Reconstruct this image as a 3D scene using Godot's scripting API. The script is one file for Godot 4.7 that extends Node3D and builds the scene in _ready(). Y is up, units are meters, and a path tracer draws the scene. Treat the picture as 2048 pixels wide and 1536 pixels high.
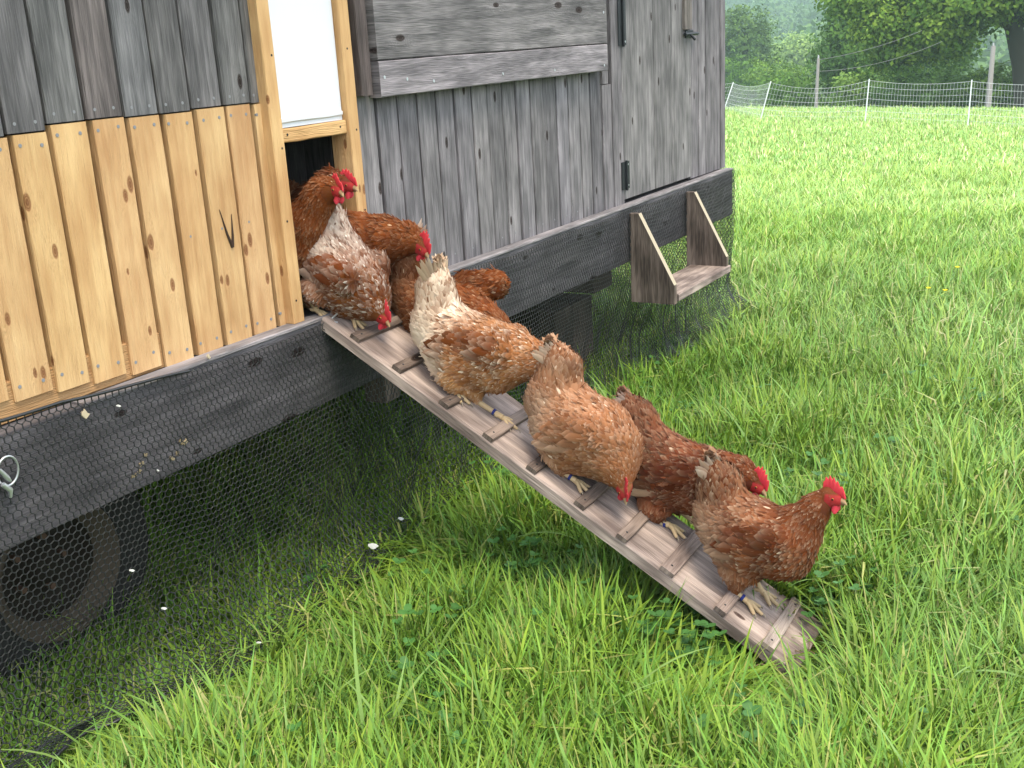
extends Node3D

# ---------------------------------------------------------------- mesh builder
class MB:
	var v := PackedVector3Array()
	var n := PackedVector3Array()
	var uv := PackedVector2Array()
	var c := PackedColorArray()
	var ix := PackedInt32Array()

	# a flat four-sided face whose normal looks along `out`
	func quad(a: Vector3, b: Vector3, cc: Vector3, d: Vector3, col: Color, out: Vector3, ua := Vector2.ZERO, ub := Vector2.ZERO, uc := Vector2.ZERO, ud := Vector2.ZERO) -> void:
		var nn := (cc - a).cross(d - b)
		if nn.dot(out) < 0.0:
			var t := b
			b = d
			d = t
			var u := ub
			ub = ud
			ud = u
			nn = -nn
		nn = nn.normalized()
		var s := v.size()
		v.append(a); v.append(b); v.append(cc); v.append(d)
		for k in 4:
			n.append(nn)
			c.append(col)
		uv.append(ua); uv.append(ub); uv.append(uc); uv.append(ud)
		ix.append(s); ix.append(s + 2); ix.append(s + 1)
		ix.append(s); ix.append(s + 3); ix.append(s + 2)

	# a smooth tube through points
	func tube(p: PackedVector3Array, r: PackedFloat32Array, sides: int, col: Color, caps := true, col2 := Color(-1, 0, 0)) -> void:
		var m := p.size()
		var s0 := v.size()
		var up := Vector3.UP
		var t0 := (p[1] - p[0]).normalized()
		if absf(t0.dot(up)) > 0.9:
			up = Vector3.RIGHT
		for i in m:
			var t := (p[mini(i + 1, m - 1)] - p[maxi(i - 1, 0)]).normalized()
			var a := t.cross(up).normalized()
			up = a.cross(t).normalized()
			var k := col if col2.r < 0.0 else col.lerp(col2, float(i) / (m - 1))
			for j in sides:
				var w := TAU * j / sides
				var d := a * cos(w) + up * sin(w)
				v.append(p[i] + d * r[i])
				n.append(d)
				c.append(k)
				uv.append(Vector2(float(j) / sides, float(i) * 0.2))
		for i in m - 1:
			for j in sides:
				var q := s0 + i * sides + j
				var w2 := s0 + i * sides + (j + 1) % sides
				ix.append(q); ix.append(w2); ix.append(q + sides)
				ix.append(w2); ix.append(w2 + sides); ix.append(q + sides)
		if caps:
			for e in 2:
				var i := 0 if e == 0 else m - 1
				var dirn := (p[0] - p[1]).normalized() if e == 0 else (p[m - 1] - p[m - 2]).normalized()
				var s := v.size()
				v.append(p[i] + dirn * r[i] * 0.35); n.append(dirn); c.append(col if e == 0 or col2.r < 0.0 else col2); uv.append(Vector2.ZERO)
				for j in sides:
					v.append(v[s0 + i * sides + j]); n.append(dirn); c.append(col if e == 0 or col2.r < 0.0 else col2); uv.append(Vector2.ZERO)
				for j in sides:
					var a2 := s + 1 + j
					var b2 := s + 1 + (j + 1) % sides
					if e == 0:
						ix.append(s); ix.append(b2); ix.append(a2)
					else:
						ix.append(s); ix.append(a2); ix.append(b2)

	# a smooth grid of points, rows x cols; `out` tells which way the first face looks
	func grid(p: PackedVector3Array, rows: int, cols: int, cols_col: PackedColorArray, closed: bool) -> void:
		var s0 := v.size()
		var nn := PackedVector3Array()
		for i in rows:
			for j in cols:
				var jl := (j - 1 + cols) % cols if closed else maxi(j - 1, 0)
				var jr := (j + 1) % cols if closed else mini(j + 1, cols - 1)
				var du := p[i * cols + jr] - p[i * cols + jl]
				var dv := p[mini(i + 1, rows - 1) * cols + j] - p[maxi(i - 1, 0) * cols + j]
				nn.append(du.cross(dv))
		var flip := 1.0
		pass
		for k in nn.size():
			v.append(p[k])
			n.append(nn[k].normalized() if nn[k].length_squared() > 1e-18 else Vector3.UP)
			c.append(cols_col[k] if cols_col.size() > 1 else cols_col[0])
			uv.append(Vector2(float(k % cols) / cols, float(k / cols) / rows))
		for i in rows - 1:
			for j in (cols if closed else cols - 1):
				var a := s0 + i * cols + j
				var b := s0 + i * cols + (j + 1) % cols
				# du x dv is outward: a, b, b+cols counter-clockwise
				ix.append(a); ix.append(b + cols); ix.append(b)
				ix.append(a); ix.append(a + cols); ix.append(b + cols)

	func mesh() -> ArrayMesh:
		var m := ArrayMesh.new()
		if v.is_empty():
			return m
		var arr := []
		arr.resize(Mesh.ARRAY_MAX)
		arr[Mesh.ARRAY_VERTEX] = v
		arr[Mesh.ARRAY_NORMAL] = n
		arr[Mesh.ARRAY_TEX_UV] = uv
		arr[Mesh.ARRAY_COLOR] = c
		arr[Mesh.ARRAY_INDEX] = ix
		m.add_surface_from_arrays(Mesh.PRIMITIVE_TRIANGLES, arr)
		return m

var rng := RandomNumberGenerator.new()
var M := {}
var names := {}
const NOCOL := Vector3.ZERO

func rr(a: float, b: float) -> float:
	return rng.randf_range(a, b)

func numbered(called: String) -> String:
	var k: int = names.get(called, 0)
	names[called] = k + 1
	return called if k == 0 else "%s_%03d" % [called, k]

func put(mb, called: String, mat: Material, parent: Node3D = null) -> MeshInstance3D:
	var o := MeshInstance3D.new()
	o.mesh = mb.mesh() if mb is MB else mb
	o.material_override = mat
	if parent == null:
		o.name = numbered(called)
		add_child(o, true)
	else:
		var key := "%d/%s" % [parent.get_instance_id(), called]
		var k: int = names.get(key, 0)
		names[key] = k + 1
		o.name = called if k == 0 else "%s_%03d" % [called, k]
		parent.add_child(o, true)
	return o

func thing(called: String, label: String, category: String, at := Vector3.ZERO, group := "") -> Node3D:
	var o := Node3D.new()
	o.name = numbered(called)
	add_child(o, true)
	o.position = at
	tag(o, label, category, group)
	return o

func tag(o: Node, label: String, category := "", group := "", kind := "") -> Node:
	if label != "": o.set_meta("label", label)
	if category != "": o.set_meta("category", category)
	if group != "": o.set_meta("group", group)
	if kind != "": o.set_meta("kind", kind)
	return o

func mat(col: Color, rough := 0.8, tex: Array = [], vertex := true) -> StandardMaterial3D:
	var m := StandardMaterial3D.new()
	m.albedo_color = col.linear_to_srgb()
	m.roughness = rough
	m.metallic_specular = 0.3
	m.vertex_color_use_as_albedo = vertex
	if tex.size() > 0:
		m.albedo_texture = tex[0]
		if tex.size() > 1:
			m.normal_enabled = true
			m.normal_texture = tex[1]
			m.normal_scale = 0.7
	return m

func noise(seed_: int, freq: float, oct := 3) -> FastNoiseLite:
	var f := FastNoiseLite.new()
	f.seed = seed_
	f.noise_type = FastNoiseLite.TYPE_SIMPLEX_SMOOTH
	f.frequency = freq
	f.fractal_octaves = oct
	return f

# sawn wood, half a metre across and two metres along: grain that flows round knots, growth rings, weather stains
func wood(seed_: int, lo: Color, hi: Color, knot: Color, knots: int, fine: float, stain: float, streak: float, kr := 0.012) -> Array:
	var w := 384
	var h := 1280
	var g := RandomNumberGenerator.new()
	g.seed = seed_
	var ks := []
	for k in knots:
		ks.append([g.randf() * 0.5, g.randf_range(0.05, 1.95), g.randf_range(0.4, 1.0) * kr])
	var n1 := noise(seed_ + 1, 1.0, 3)
	var n2 := noise(seed_ + 2, 1.0, 2)
	var bytes := PackedByteArray()
	bytes.resize(w * h * 3)
	var bump := PackedByteArray()
	bump.resize(w * h)
	# colour ramp precomputed
	for j in h:
		var y := j * 2.0 / h
		var near := []
		for k in ks:
			if absf(y - k[1]) < k[2] * 9.0:
				near.append(k)
		for i in w:
			var x := i * 0.5 / w
			var u := x
			var dark := 0.0
			for k in near:
				var dx: float = x - k[0]
				var dy: float = (y - k[1]) * 0.42
				var r2: float = (dx * dx + dy * dy) / (k[2] * k[2])
				var e := exp(-r2 * 0.22)
				u -= dx * e * 0.75
				if r2 < 1.6:
					dark = maxf(dark, clampf((1.35 - r2) * 1.6, 0.0, 1.0) * (0.75 + 0.25 * sin(r2 * 16.0)))
			var big := n1.get_noise_2d(u * 34.0, y * 1.6)
			var ring := sin((u * 150.0 + big * 5.0 + y * 1.1)) * 0.5 + 0.5
			var f1 := n2.get_noise_2d(u * 420.0, y * 9.0)
			var st := n1.get_noise_2d(x * 7.0 + 40.0, y * 3.0)
			var t := clampf(0.5 + 0.22 * (ring - 0.5) * 2.0 * streak + f1 * fine + st * stain + big * 0.35, 0.0, 1.0)
			var cr := lo.r + (hi.r - lo.r) * t
			var cg := lo.g + (hi.g - lo.g) * t
			var cb := lo.b + (hi.b - lo.b) * t
			if dark > 0.0:
				cr = cr + (knot.r - cr) * dark
				cg = cg + (knot.g - cg) * dark
				cb = cb + (knot.b - cb) * dark
			var at := (j * w + i) * 3
			bytes[at] = int(clampf(cr, 0.0, 1.0) * 255.0)
			bytes[at + 1] = int(clampf(cg, 0.0, 1.0) * 255.0)
			bytes[at + 2] = int(clampf(cb, 0.0, 1.0) * 255.0)
			bump[j * w + i] = int(clampf(0.5 + f1 * 0.6 + (ring - 0.5) * 0.25 * streak - dark * 0.3, 0.0, 1.0) * 255.0)
	var img := Image.create_from_data(w, h, false, Image.FORMAT_RGB8, bytes)
	var bi := Image.create_from_data(w, h, false, Image.FORMAT_L8, bump)
	bi.convert(Image.FORMAT_RGBA8)
	bi.bump_map_to_normal_map(2.5)
	return [ImageTexture.create_from_image(img), ImageTexture.create_from_image(bi)]

# a board: length along the transform's y from 0, width about x = 0, front face at z = 0, chamfered and slightly uneven
func plank(mb: MB, xf: Transform3D, length: float, w: float, t: float, tone: Color, wob := 0.0012, ch := 0.003) -> void:
	var segs := 4
	var ou := rr(0.0, 0.5)
	var ov := rr(0.0, maxf(0.02, 1.95 - length))
	var sec := [Vector2(-w / 2, -t), Vector2(-w / 2, -ch), Vector2(-w / 2 + ch, 0), Vector2(w / 2 - ch, 0), Vector2(w / 2, -ch), Vector2(w / 2, -t)]
	var rings := []
	for i in segs + 1:
		var y := length * i / segs
		var row := []
		var l := rr(-wob, wob)
		var r := rr(-wob, wob)
		var f := rr(-wob, wob) * 0.5
		for p in sec:
			row.append(xf * Vector3(p.x + (l if p.x < 0.0 else r), y, p.y + (f if p.y > -t * 0.5 else 0.0)))
		rings.append(row)
	var per := [0.0, t, t + ch, t + w - ch, t + w, 2 * t + w, 2 * t + 2 * w]
	for i in segs:
		for k in 6:
			var k2 := (k + 1) % 6
			var a: Vector3 = rings[i][k]
			var b: Vector3 = rings[i][k2]
			var cc: Vector3 = rings[i + 1][k2]
			var d: Vector3 = rings[i + 1][k]
			var mid := xf * Vector3(0, length * (i + 0.5) / segs, -t / 2)
			var v0 := ov + length * i / segs
			var v1 := ov + length * (i + 1) / segs
			mb.quad(a, b, cc, d, tone, (a + b + cc + d) / 4.0 - mid,
				Vector2(ou + per[k] * 2.0, v0 / 2.0), Vector2(ou + per[k + 1] * 2.0, v0 / 2.0), Vector2(ou + per[k + 1] * 2.0, v1 / 2.0), Vector2(ou + per[k] * 2.0, v1 / 2.0))
	for e in 2:
		var ring: Array = rings[0] if e == 0 else rings[segs]
		var out := xf.basis.y * (-1.0 if e == 0 else 1.0)
		mb.quad(ring[0], ring[1], ring[4], ring[5], tone * 0.85, out, Vector2(ou, ov), Vector2(ou, ov + 0.01), Vector2(ou + w * 2, ov + 0.01), Vector2(ou + w * 2, ov))
		mb.quad(ring[1], ring[2], ring[3], ring[4], tone * 0.85, out, Vector2(ou, ov), Vector2(ou, ov + 0.01), Vector2(ou + w * 2, ov + 0.01), Vector2(ou + w * 2, ov))

func box(mb: MB, lo: Vector3, hi: Vector3, tone: Color) -> void:
	var s := hi - lo
	# a plank along the longest side
	if s.y >= s.x and s.y >= s.z:
		plank(mb, Transform3D(Basis.IDENTITY, Vector3((lo.x + hi.x) / 2, lo.y, hi.z)), s.y, s.x, s.z, tone)
	elif s.x >= s.z:
		plank(mb, Transform3D(Basis(Vector3(0, -1, 0), Vector3(1, 0, 0), Vector3(0, 0, 1)), Vector3(lo.x, (lo.y + hi.y) / 2, hi.z)), s.x, s.y, s.z, tone)
	else:
		plank(mb, Transform3D(Basis(Vector3(0, -1, 0), Vector3(0, 0, 1), Vector3(-1, 0, 0)), Vector3(lo.x, (lo.y + hi.y) / 2, lo.z)), s.z, s.y, s.x, tone)

func g3(x: float) -> Color:
	return Color(x, x, x)

# height of the meadow: level by the coop, falling gently away and then over a brow
func gy(x: float, z: float) -> float:
	var t := 0.856 * x - 0.517 * z
	var cr := 0.517 * x + 0.856 * z
	var y := 0.0
	if t > 6.0:
		y -= 0.039 * (t - 6.0) * (t - 6.0) / (t - 2.0)
	if t > 36.0:
		y -= 0.12 * (t - 36.0) * (t - 36.0) / (t - 28.0)
	var s := clampf((t - 5.0) / 20.0, 0.0, 1.0)
	s = s * s * (3.0 - 2.0 * s)
	y -= 0.05 * clampf(cr - 0.32 * t, -6.0, 14.0) * s
	if t > 120.0:
		var q := t - 120.0
		y += 0.30 * q * q / (q + 160.0)
	return y

func _ready() -> void:
	rng.seed = 4711
	# ------------------------------------------------ camera, sky, sun, exposure
	var cam := Camera3D.new()
	cam.name = "camera"
	add_child(cam)
	cam.transform = Transform3D(Basis(Vector3(0.5010, -0.0558, 0.8636), Vector3(0.2817, 0.9541, -0.1018), Vector3(-0.8183, 0.2943, 0.4937)).orthonormalized(), Vector3(0, 1.65, 0))
	cam.fov = 38.0
	cam.near = 0.05
	cam.far = 2000.0
	cam.current = true
	var sky_mat := ProceduralSkyMaterial.new()
	sky_mat.sky_top_color = Color(0.80, 0.84, 0.90)
	sky_mat.sky_horizon_color = Color(0.90, 0.91, 0.92)
	sky_mat.ground_horizon_color = Color(0.5, 0.52, 0.45)
	sky_mat.ground_bottom_color = Color(0.2, 0.25, 0.15)
	var env := Environment.new()
	env.background_mode = Environment.BG_SKY
	env.sky = Sky.new()
	env.sky.sky_material = sky_mat
	env.background_energy_multiplier = 1.0
	env.tonemap_mode = Environment.TONE_MAPPER_LINEAR
	env.tonemap_exposure = 4.0
	env.sdfgi_enabled = true
	env.ssao_enabled = true
	env.ssil_enabled = true
	env.fog_enabled = true
	env.fog_density = 0.0009
	env.fog_light_color = Color(0.82, 0.94, 0.90)
	var we := WorldEnvironment.new()
	we.name = "world"
	we.environment = env
	add_child(we)
	var sun := DirectionalLight3D.new()
	sun.name = "sun"
	sun.light_energy = 0.34
	sun.light_color = Color(1.0, 0.96, 0.88)
	sun.light_angular_distance = 24.0
	sun.shadow_enabled = true
	add_child(sun)
	sun.look_at_from_position(Vector3(-1.5, 8.5, 3.2) , Vector3(0, 0, 0))
	materials()
	ground()
	coop()
	netting()
	ramp()
	step()
	hens()
	small_things()
	fence()
	trees()
	grass()

func materials() -> void:
	M.grey = mat(g3(1.0), 0.85, wood(11, Color(0.34, 0.33, 0.335), Color(0.64, 0.615, 0.62), Color(0.17, 0.13, 0.12), 10, 0.40, 0.42, 0.30, 0.014))
	M.pine = mat(g3(1.0), 0.7, wood(23, Color(0.70, 0.54, 0.375), Color(0.825, 0.685, 0.505), Color(0.46, 0.30, 0.19), 22, 0.12, 0.7, 0.24, 0.0085))
	M.ramp = mat(g3(1.0), 0.85, wood(37, Color(0.40, 0.355, 0.335), Color(0.71, 0.65, 0.61), Color(0.22, 0.16, 0.14), 5, 0.38, 0.8, 0.22))
	M.brown = mat(g3(1.0), 0.85, wood(51, Color(0.25, 0.215, 0.195), Color(0.52, 0.46, 0.42), Color(0.13, 0.09, 0.07), 5, 0.5, 0.7, 0.4))
	M.white = mat(Color(0.66, 0.67, 0.71), 0.35)
	M.metal = mat(Color(0.55, 0.56, 0.58), 0.35)
	M.metal.metallic = 0.8
	M.black_metal = mat(Color(0.02, 0.022, 0.025), 0.45)
	M.plastic = mat(Color(0.016, 0.016, 0.018), 0.32)
	M.plastic.metallic_specular = 0.5
	M.rubber = mat(Color(0.02, 0.019, 0.018), 0.8)
	M.plain = mat(g3(1.0), 0.85)
	M.bare = mat(g3(1.0), 0.8)
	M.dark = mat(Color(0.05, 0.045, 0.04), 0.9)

func ground() -> void:
	var mb := MB.new()
	var n1 := noise(5, 0.55, 3)
	var n2 := noise(6, 4.0, 2)
	# one sheet in rings about the coop, finer near
	var rad := [0.01]
	var r := 0.35
	while r < 900.0:
		rad.append(r)
		r *= 1.09
		r += 0.12
	var cols := 96
	var p := PackedVector3Array()
	var cl := PackedColorArray()
	for i in rad.size():
		for j in cols:
			var a := -TAU * j / cols
			var x: float = 2.5 + rad[i] * cos(a)
			var z: float = -1.2 + rad[i] * sin(a)
			p.append(Vector3(x, gy(x, z) + n1.get_noise_2d(x, z) * 0.02, z))
			var k := 0.5 + 0.5 * n1.get_noise_2d(x * 0.6, z * 0.6)
			cl.append(Color(0.045, 0.062, 0.018).lerp(Color(0.075, 0.10, 0.026), k) if rad[i] < 60.0 else Color(0.04, 0.075, 0.02))
	mb.grid(p, rad.size(), cols, cl, true)
	var m := mat(g3(1.0), 1.0)
	m.metallic_specular = 0.1
	var o := put(mb, "ground", m)
	tag(o, "meadow ground under the grass", "", "", "structure")

const BX := [1.02, 1.13, 1.24, 1.35, 1.462, 1.58, 1.687, 1.798, 1.908, 2.02, 2.133, 2.245, 2.351, 2.42]
const LX := [1.02, 1.13, 1.24, 1.35, 1.47, 1.585, 1.687, 1.799, 1.91, 2.021, 2.133, 2.245, 2.351, 2.42]
const RX := [2.762, 2.905, 3.02, 3.132, 3.245, 3.36, 3.472, 3.58, 3.691, 3.79, 3.90, 4.008, 4.117, 4.221, 4.33, 4.431, 4.541]

func nail(parent: Node3D, at: Vector3, r := 0.0045, m: Material = null) -> void:
	var o := put(nail_mesh, "nail", M.nail if m == null else m, parent)
	o.position = at
	o.scale = Vector3(r, r, r) / 0.0045

var nail_mesh: ArrayMesh

func coop() -> void:
	var mb := MB.new()
	mb.tube(PackedVector3Array([Vector3(0, 0, -0.004), Vector3(0, 0, 0.0008)]), PackedFloat32Array([0.0045, 0.004]), 8, g3(1.0))
	nail_mesh = mb.mesh()
	M.nail = mat(Color(0.22, 0.22, 0.23), 0.5)
	var c := thing("chicken_coop", "weathered grey board chicken coop patched with pale new boards beside the open pop door", "chicken coop", Vector3.ZERO)
	# old boards left of the pop door, each above a new pale one
	for i in BX.size() - 1:
		var x0: float = BX[i]
		var x1: float = BX[i + 1]
		mb = MB.new()
		var dz := rr(-0.004, 0.002)
		var y0 := 1.528 + rr(-0.004, 0.002) - (0.012 if i < 6 else 0.0)
		var tone := g3(rr(0.56, 0.70))
		tone = Color(tone.r * rr(0.96, 1.0), tone.g * 1.01, tone.b * rr(0.97, 1.02))
		if i == 7:
			tone = Color(0.60, 0.55, 0.52)
		box(mb, Vector3(x0 + rr(0.005, 0.009), y0, -2.225), Vector3(x1 - 0.002, 2.5, -2.197 + dz), tone)
		var b := put(mb, "board", M.grey, c)
		if i > 3:
			for k in 2:
				nail(b, Vector3(lerpf(x0, x1, 0.25 if k == 0 else 0.75), y0 + 0.02, -2.197 + dz))
		x0 = LX[i]
		x1 = LX[i + 1]
		mb = MB.new()
		dz = rr(-0.003, 0.003)
		var yb := 0.893 if i >= 8 else 0.893 + (8 - i) * 0.0105
		var pt := rr(0.92, 1.06)
		var gap := rr(0.010, 0.016) if i != 9 else 0.018
		box(mb, Vector3(x0 + gap, yb, -2.222), Vector3(x1 - 0.002, y0 - 0.004, -2.196 + dz), Color(pt, pt * rr(0.97, 1.0), pt * rr(0.93, 1.0)))
		b = put(mb, "board", M.pine, c)
		b.set_meta("label", "pale new pine board nailed below the old grey boards")
		for k in 2:
			nail(b, Vector3(lerpf(x0, x1, 0.24 + rr(-0.03, 0.03) if k == 0 else 0.78), y0 - 0.028 + rr(-0.005, 0.005), -2.196 + dz), 0.005)
			nail(b, Vector3(lerpf(x0, x1, 0.24 if k == 0 else 0.78), yb + 0.035 + rr(-0.008, 0.008), -2.196 + dz), 0.005)
		if i == 9 or i == 10 or i == 11:
			nail(b, Vector3(lerpf(x0, x1, 0.4), lerpf(yb, y0, 0.5), -2.196 + dz), 0.004)
		if i == 10:
			# the dark bark-lined split in the shape of a V
			mb = MB.new()
			for s in 2:
				var q0 := Vector3(2.206, 1.155, -2.1945 + dz)
				var q1 := Vector3(2.176 if s == 0 else 2.218, 1.262 if s == 0 else 1.243, -2.1945 + dz)
				mb.tube(PackedVector3Array([q0, q0.lerp(q1, 0.35) + Vector3(-0.003 if s == 0 else 0.002, 0, 0), q1]), PackedFloat32Array([0.005, 0.0035, 0.0008]), 6, Color(0.05, 0.03, 0.02))
			put(mb, "split", M.plain, b)
	# the dark backing that shows in the gaps
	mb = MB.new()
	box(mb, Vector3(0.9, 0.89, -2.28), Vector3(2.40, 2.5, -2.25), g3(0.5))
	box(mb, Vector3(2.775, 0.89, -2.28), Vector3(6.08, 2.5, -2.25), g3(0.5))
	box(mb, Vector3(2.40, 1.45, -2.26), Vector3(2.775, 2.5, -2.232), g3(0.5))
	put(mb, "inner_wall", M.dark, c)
	# boards right of the pop door
	var tones := [0.92, 0.80, 0.62, 0.80, 0.74, 0.84, 0.88, 0.64, 0.84, 0.92, 0.78, 0.58, 0.86, 0.92, 0.84, 0.60]
	for i in RX.size() - 1:
		mb = MB.new()
		var dz := rr(-0.004, 0.003)
		var t: float = tones[i] * rr(0.96, 1.04)
		box(mb, Vector3(RX[i] + rr(0.006, 0.010), 0.893, -2.225), Vector3(RX[i + 1] - 0.002, 2.5, -2.197 + dz), Color(t, t * 0.99, t * rr(0.98, 1.03)))
		var b := put(mb, "board", M.grey, c)
		if i < 15:
			nail(b, Vector3(lerpf(RX[i], RX[i + 1], 0.5), 0.93, -2.197 + dz), 0.004)
	# trim left of the door, split in two lengths, and the narrow boards at the corner
	for t in [[4.545, 4.632, 0.885, 1.44, 0.86, 0.002], [4.545, 4.60, 1.444, 1.60, 0.95, 0.004], [4.637, 4.737, 0.885, 2.5, 0.78, 0.006], [5.585, 5.70, 0.90, 2.5, 0.80, -0.002], [5.704, 5.80, 0.90, 2.5, 0.92, 0.0], [5.804, 5.935, 0.90, 2.5, 0.72, 0.002], [5.939, 6.02, 0.90, 2.5, 0.80, 0.0], [6.024, 6.09, 0.90, 2.5, 0.82, 0.006]]:
		mb = MB.new()
		var tn: float = t[4]
		box(mb, Vector3(t[0], t[2], -2.225), Vector3(t[1], t[3], -2.196 + t[5]), Color(tn, tn * 0.98, tn * 1.0))
		put(mb, "trim_board", M.grey, c)
	# pale bearer that shows below the short boards at the left
	mb = MB.new()
	box(mb, Vector3(0.9, 0.892, -2.25), Vector3(1.92, 0.985, -2.204), Color(0.66, 0.6, 0.55))
	put(mb, "bearer", M.pine, c)
	# rest of the shell: floor, ceiling, end walls, back, joists
	mb = MB.new()
	box(mb, Vector3(0.9, 0.845, -4.6), Vector3(6.07, 0.884, -2.21), g3(0.55))
	put(mb, "floor", M.brown, c)
	mb = MB.new()
	box(mb, Vector3(0.7, 2.503, -4.8), Vector3(6.3, 2.56, -1.95), g3(0.5))
	put(mb, "roof", M.grey, c)
	mb = MB.new()
	box(mb, Vector3(0.9, 0.64, -4.62), Vector3(6.09, 2.5, -4.57), g3(0.6))
	put(mb, "rear_wall", M.grey, c)
	for s in [0.9, 6.045]:
		for k in 16:
			mb = MB.new()
			var z0: float = -4.565 + k * 0.1456
			box(mb, Vector3(s, 0.889, z0), Vector3(s + 0.04, 2.5, z0 + 0.142), g3(rr(0.65, 0.85)))
			put(mb, "board", M.grey, c)
	# an inside partition seen through the pop door
	mb = MB.new()
	for k in 5:
		var z1 := -2.32 - k * 0.15
		box(mb, Vector3(2.86, 0.886, z1 - 0.146), Vector3(2.885, 2.5, z1), g3(rr(0.42, 0.6)))
	put(mb, "partition", M.grey, c)
	# sill beam along the foot of the wall
	mb = MB.new()
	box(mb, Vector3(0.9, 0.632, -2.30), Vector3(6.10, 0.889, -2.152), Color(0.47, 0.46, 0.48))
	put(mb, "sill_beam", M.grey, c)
	mb = MB.new()
	box(mb, Vector3(6.052, 0.632, -4.60), Vector3(6.10, 0.886, -2.303), Color(0.42, 0.42, 0.44))
	put(mb, "sill_beam", M.grey, c)
	# pale worn cap strip of the sill
	mb = MB.new()
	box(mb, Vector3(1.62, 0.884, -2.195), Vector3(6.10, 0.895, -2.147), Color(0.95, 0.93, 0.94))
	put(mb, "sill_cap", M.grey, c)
	# pop door: jambs, head, white sliding panel
	for t in [[2.386, 2.433, 0.897], [2.731, 2.779, 0.897]]:
		mb = MB.new()
		box(mb, Vector3(t[0], t[2], -2.24), Vector3(t[1], 2.45, -2.166), Color(1.02, 0.98, 0.92))
		var j := put(mb, "door_jamb", M.pine, c)
		for y in [0.98, 1.19, 1.42, 1.64]:
			nail(j, Vector3((t[0] + t[1]) / 2 + rr(-0.012, 0.012), y + rr(-0.03, 0.03), -2.166), 0.004, M.black_metal)
	mb = MB.new()
	box(mb, Vector3(2.435, 1.408, -2.215), Vector3(2.729, 1.447, -2.178), Color(1.0, 0.98, 0.90))
	var hd := put(mb, "door_head", M.pine, c)
	nail(hd, Vector3(2.462, 1.43, -2.178), 0.004, M.black_metal)
	nail(hd, Vector3(2.70, 1.43, -2.178), 0.004, M.black_metal)
	mb = MB.new()
	box(mb, Vector3(2.436, 1.449, -2.20), Vector3(2.728, 2.4, -2.187), g3(1.0))
	var sp := put(mb, "sliding_panel", M.white, c)
	sp.set_meta("label", "bright white sliding panel of the pop door")
	mb = MB.new()
	box(mb, Vector3(2.442, 1.462, -2.187), Vector3(2.722, 1.476, -2.181), g3(0.95))
	box(mb, Vector3(2.442, 1.476, -2.187), Vector3(2.450, 2.39, -2.1835), g3(1.0))
	put(mb, "panel_rim", M.white, sp)
	# shutter: framed panel that hangs proud of the wall
	mb = MB.new()
	box(mb, Vector3(2.802, 1.512, -2.196), Vector3(2.858, 2.45, -2.162), Color(0.42, 0.36, 0.33))
	put(mb, "shutter_stile", M.grey, c)
	mb = MB.new()
	box(mb, Vector3(2.882, 1.614, -2.185), Vector3(4.52, 2.02, -2.152), Color(0.83, 0.82, 0.81))
	var sh := put(mb, "shutter", M.grey, c)
	mb = MB.new()
	box(mb, Vector3(2.882, 2.023, -2.185), Vector3(4.52, 2.42, -2.152), Color(0.80, 0.79, 0.78))
	put(mb, "shutter_board", M.grey, sh)
	mb = MB.new()
	box(mb, Vector3(2.876, 1.503, -2.19), Vector3(4.505, 1.611, -2.146), Color(0.95, 0.92, 0.95))
	var bt := put(mb, "shutter_batten", M.grey, sh)
	for q in [[2.90, 1.562], [3.17, 1.535], [3.62, 1.535], [4.02, 1.528], [4.47, 1.525], [3.02, 1.55]]:
		nail(bt, Vector3(q[0], q[1], -2.146), 0.006, M.metal)
	nail(sh, Vector3(4.49, 1.74, -2.152), 0.006, M.metal)
	# hen house door for people: boards, hinges, bolt
	var d := put(door_board(4.742, 5.098, 0.84), "door", M.grey, c)
	for q in [[5.104, 5.322, 0.70], [5.325, 5.582, 0.86]]:
		put(door_board(q[0], q[1], q[2]), "door_board", M.grey, d)
	for y in [0.962, 1.60]:
		mb = MB.new()
		var h := 0.125 if y < 1.0 else 0.3
		box(mb, Vector3(4.706, y, -2.189), Vector3(4.744, y + h, -2.184), g3(1.0))
		box(mb, Vector3(4.748, y, -2.190), Vector3(4.79, y + h, -2.185), g3(1.0))
		mb.tube(PackedVector3Array([Vector3(4.746, y - 0.005, -2.180), Vector3(4.746, y + h + 0.005, -2.180)]), PackedFloat32Array([0.006, 0.006]), 8, g3(1.0))
		var hg := put(mb, "hinge", M.black_metal, d)
		for k in [0.015, h - 0.015]:
			nail(hg, Vector3(4.775, y + k, -2.185), 0.005, M.metal)
	mb = MB.new()
	box(mb, Vector3(5.50, 1.610, -2.192), Vector3(5.60, 1.648, -2.184), g3(1.0))
	mb.tube(PackedVector3Array([Vector3(5.47, 1.629, -2.176), Vector3(5.64, 1.629, -2.176)]), PackedFloat32Array([0.008, 0.008]), 8, g3(1.0))
	mb.tube(PackedVector3Array([Vector3(5.54, 1.629, -2.176), Vector3(5.54, 1.600, -2.150)]), PackedFloat32Array([0.006, 0.007]), 8, g3(1.0))
	put(mb, "bolt", M.black_metal, d)
	mb = MB.new()
	box(mb, Vector3(5.47, 1.652, -2.19), Vector3(5.565, 1.80, -2.175), Color(0.75, 0.70, 0.62))
	put(mb, "keeper_block", M.grey, d)
	# blocks and beams it stands on
	for t in [[4.36, 0.02, 4.74, 0.45, -2.62, -2.38, 0.5], [4.72, 0.46, 4.93, 0.62, -2.62, -2.36, 0.6], [3.03, 0.43, 3.12, 0.63, -2.45, -2.36, 0.8]]:
		mb = MB.new()
		box(mb, Vector3(t[0], t[1], t[4]), Vector3(t[2], t[3], t[5]), g3(t[6]))
		put(mb, "support_block", M.brown, c)
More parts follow.
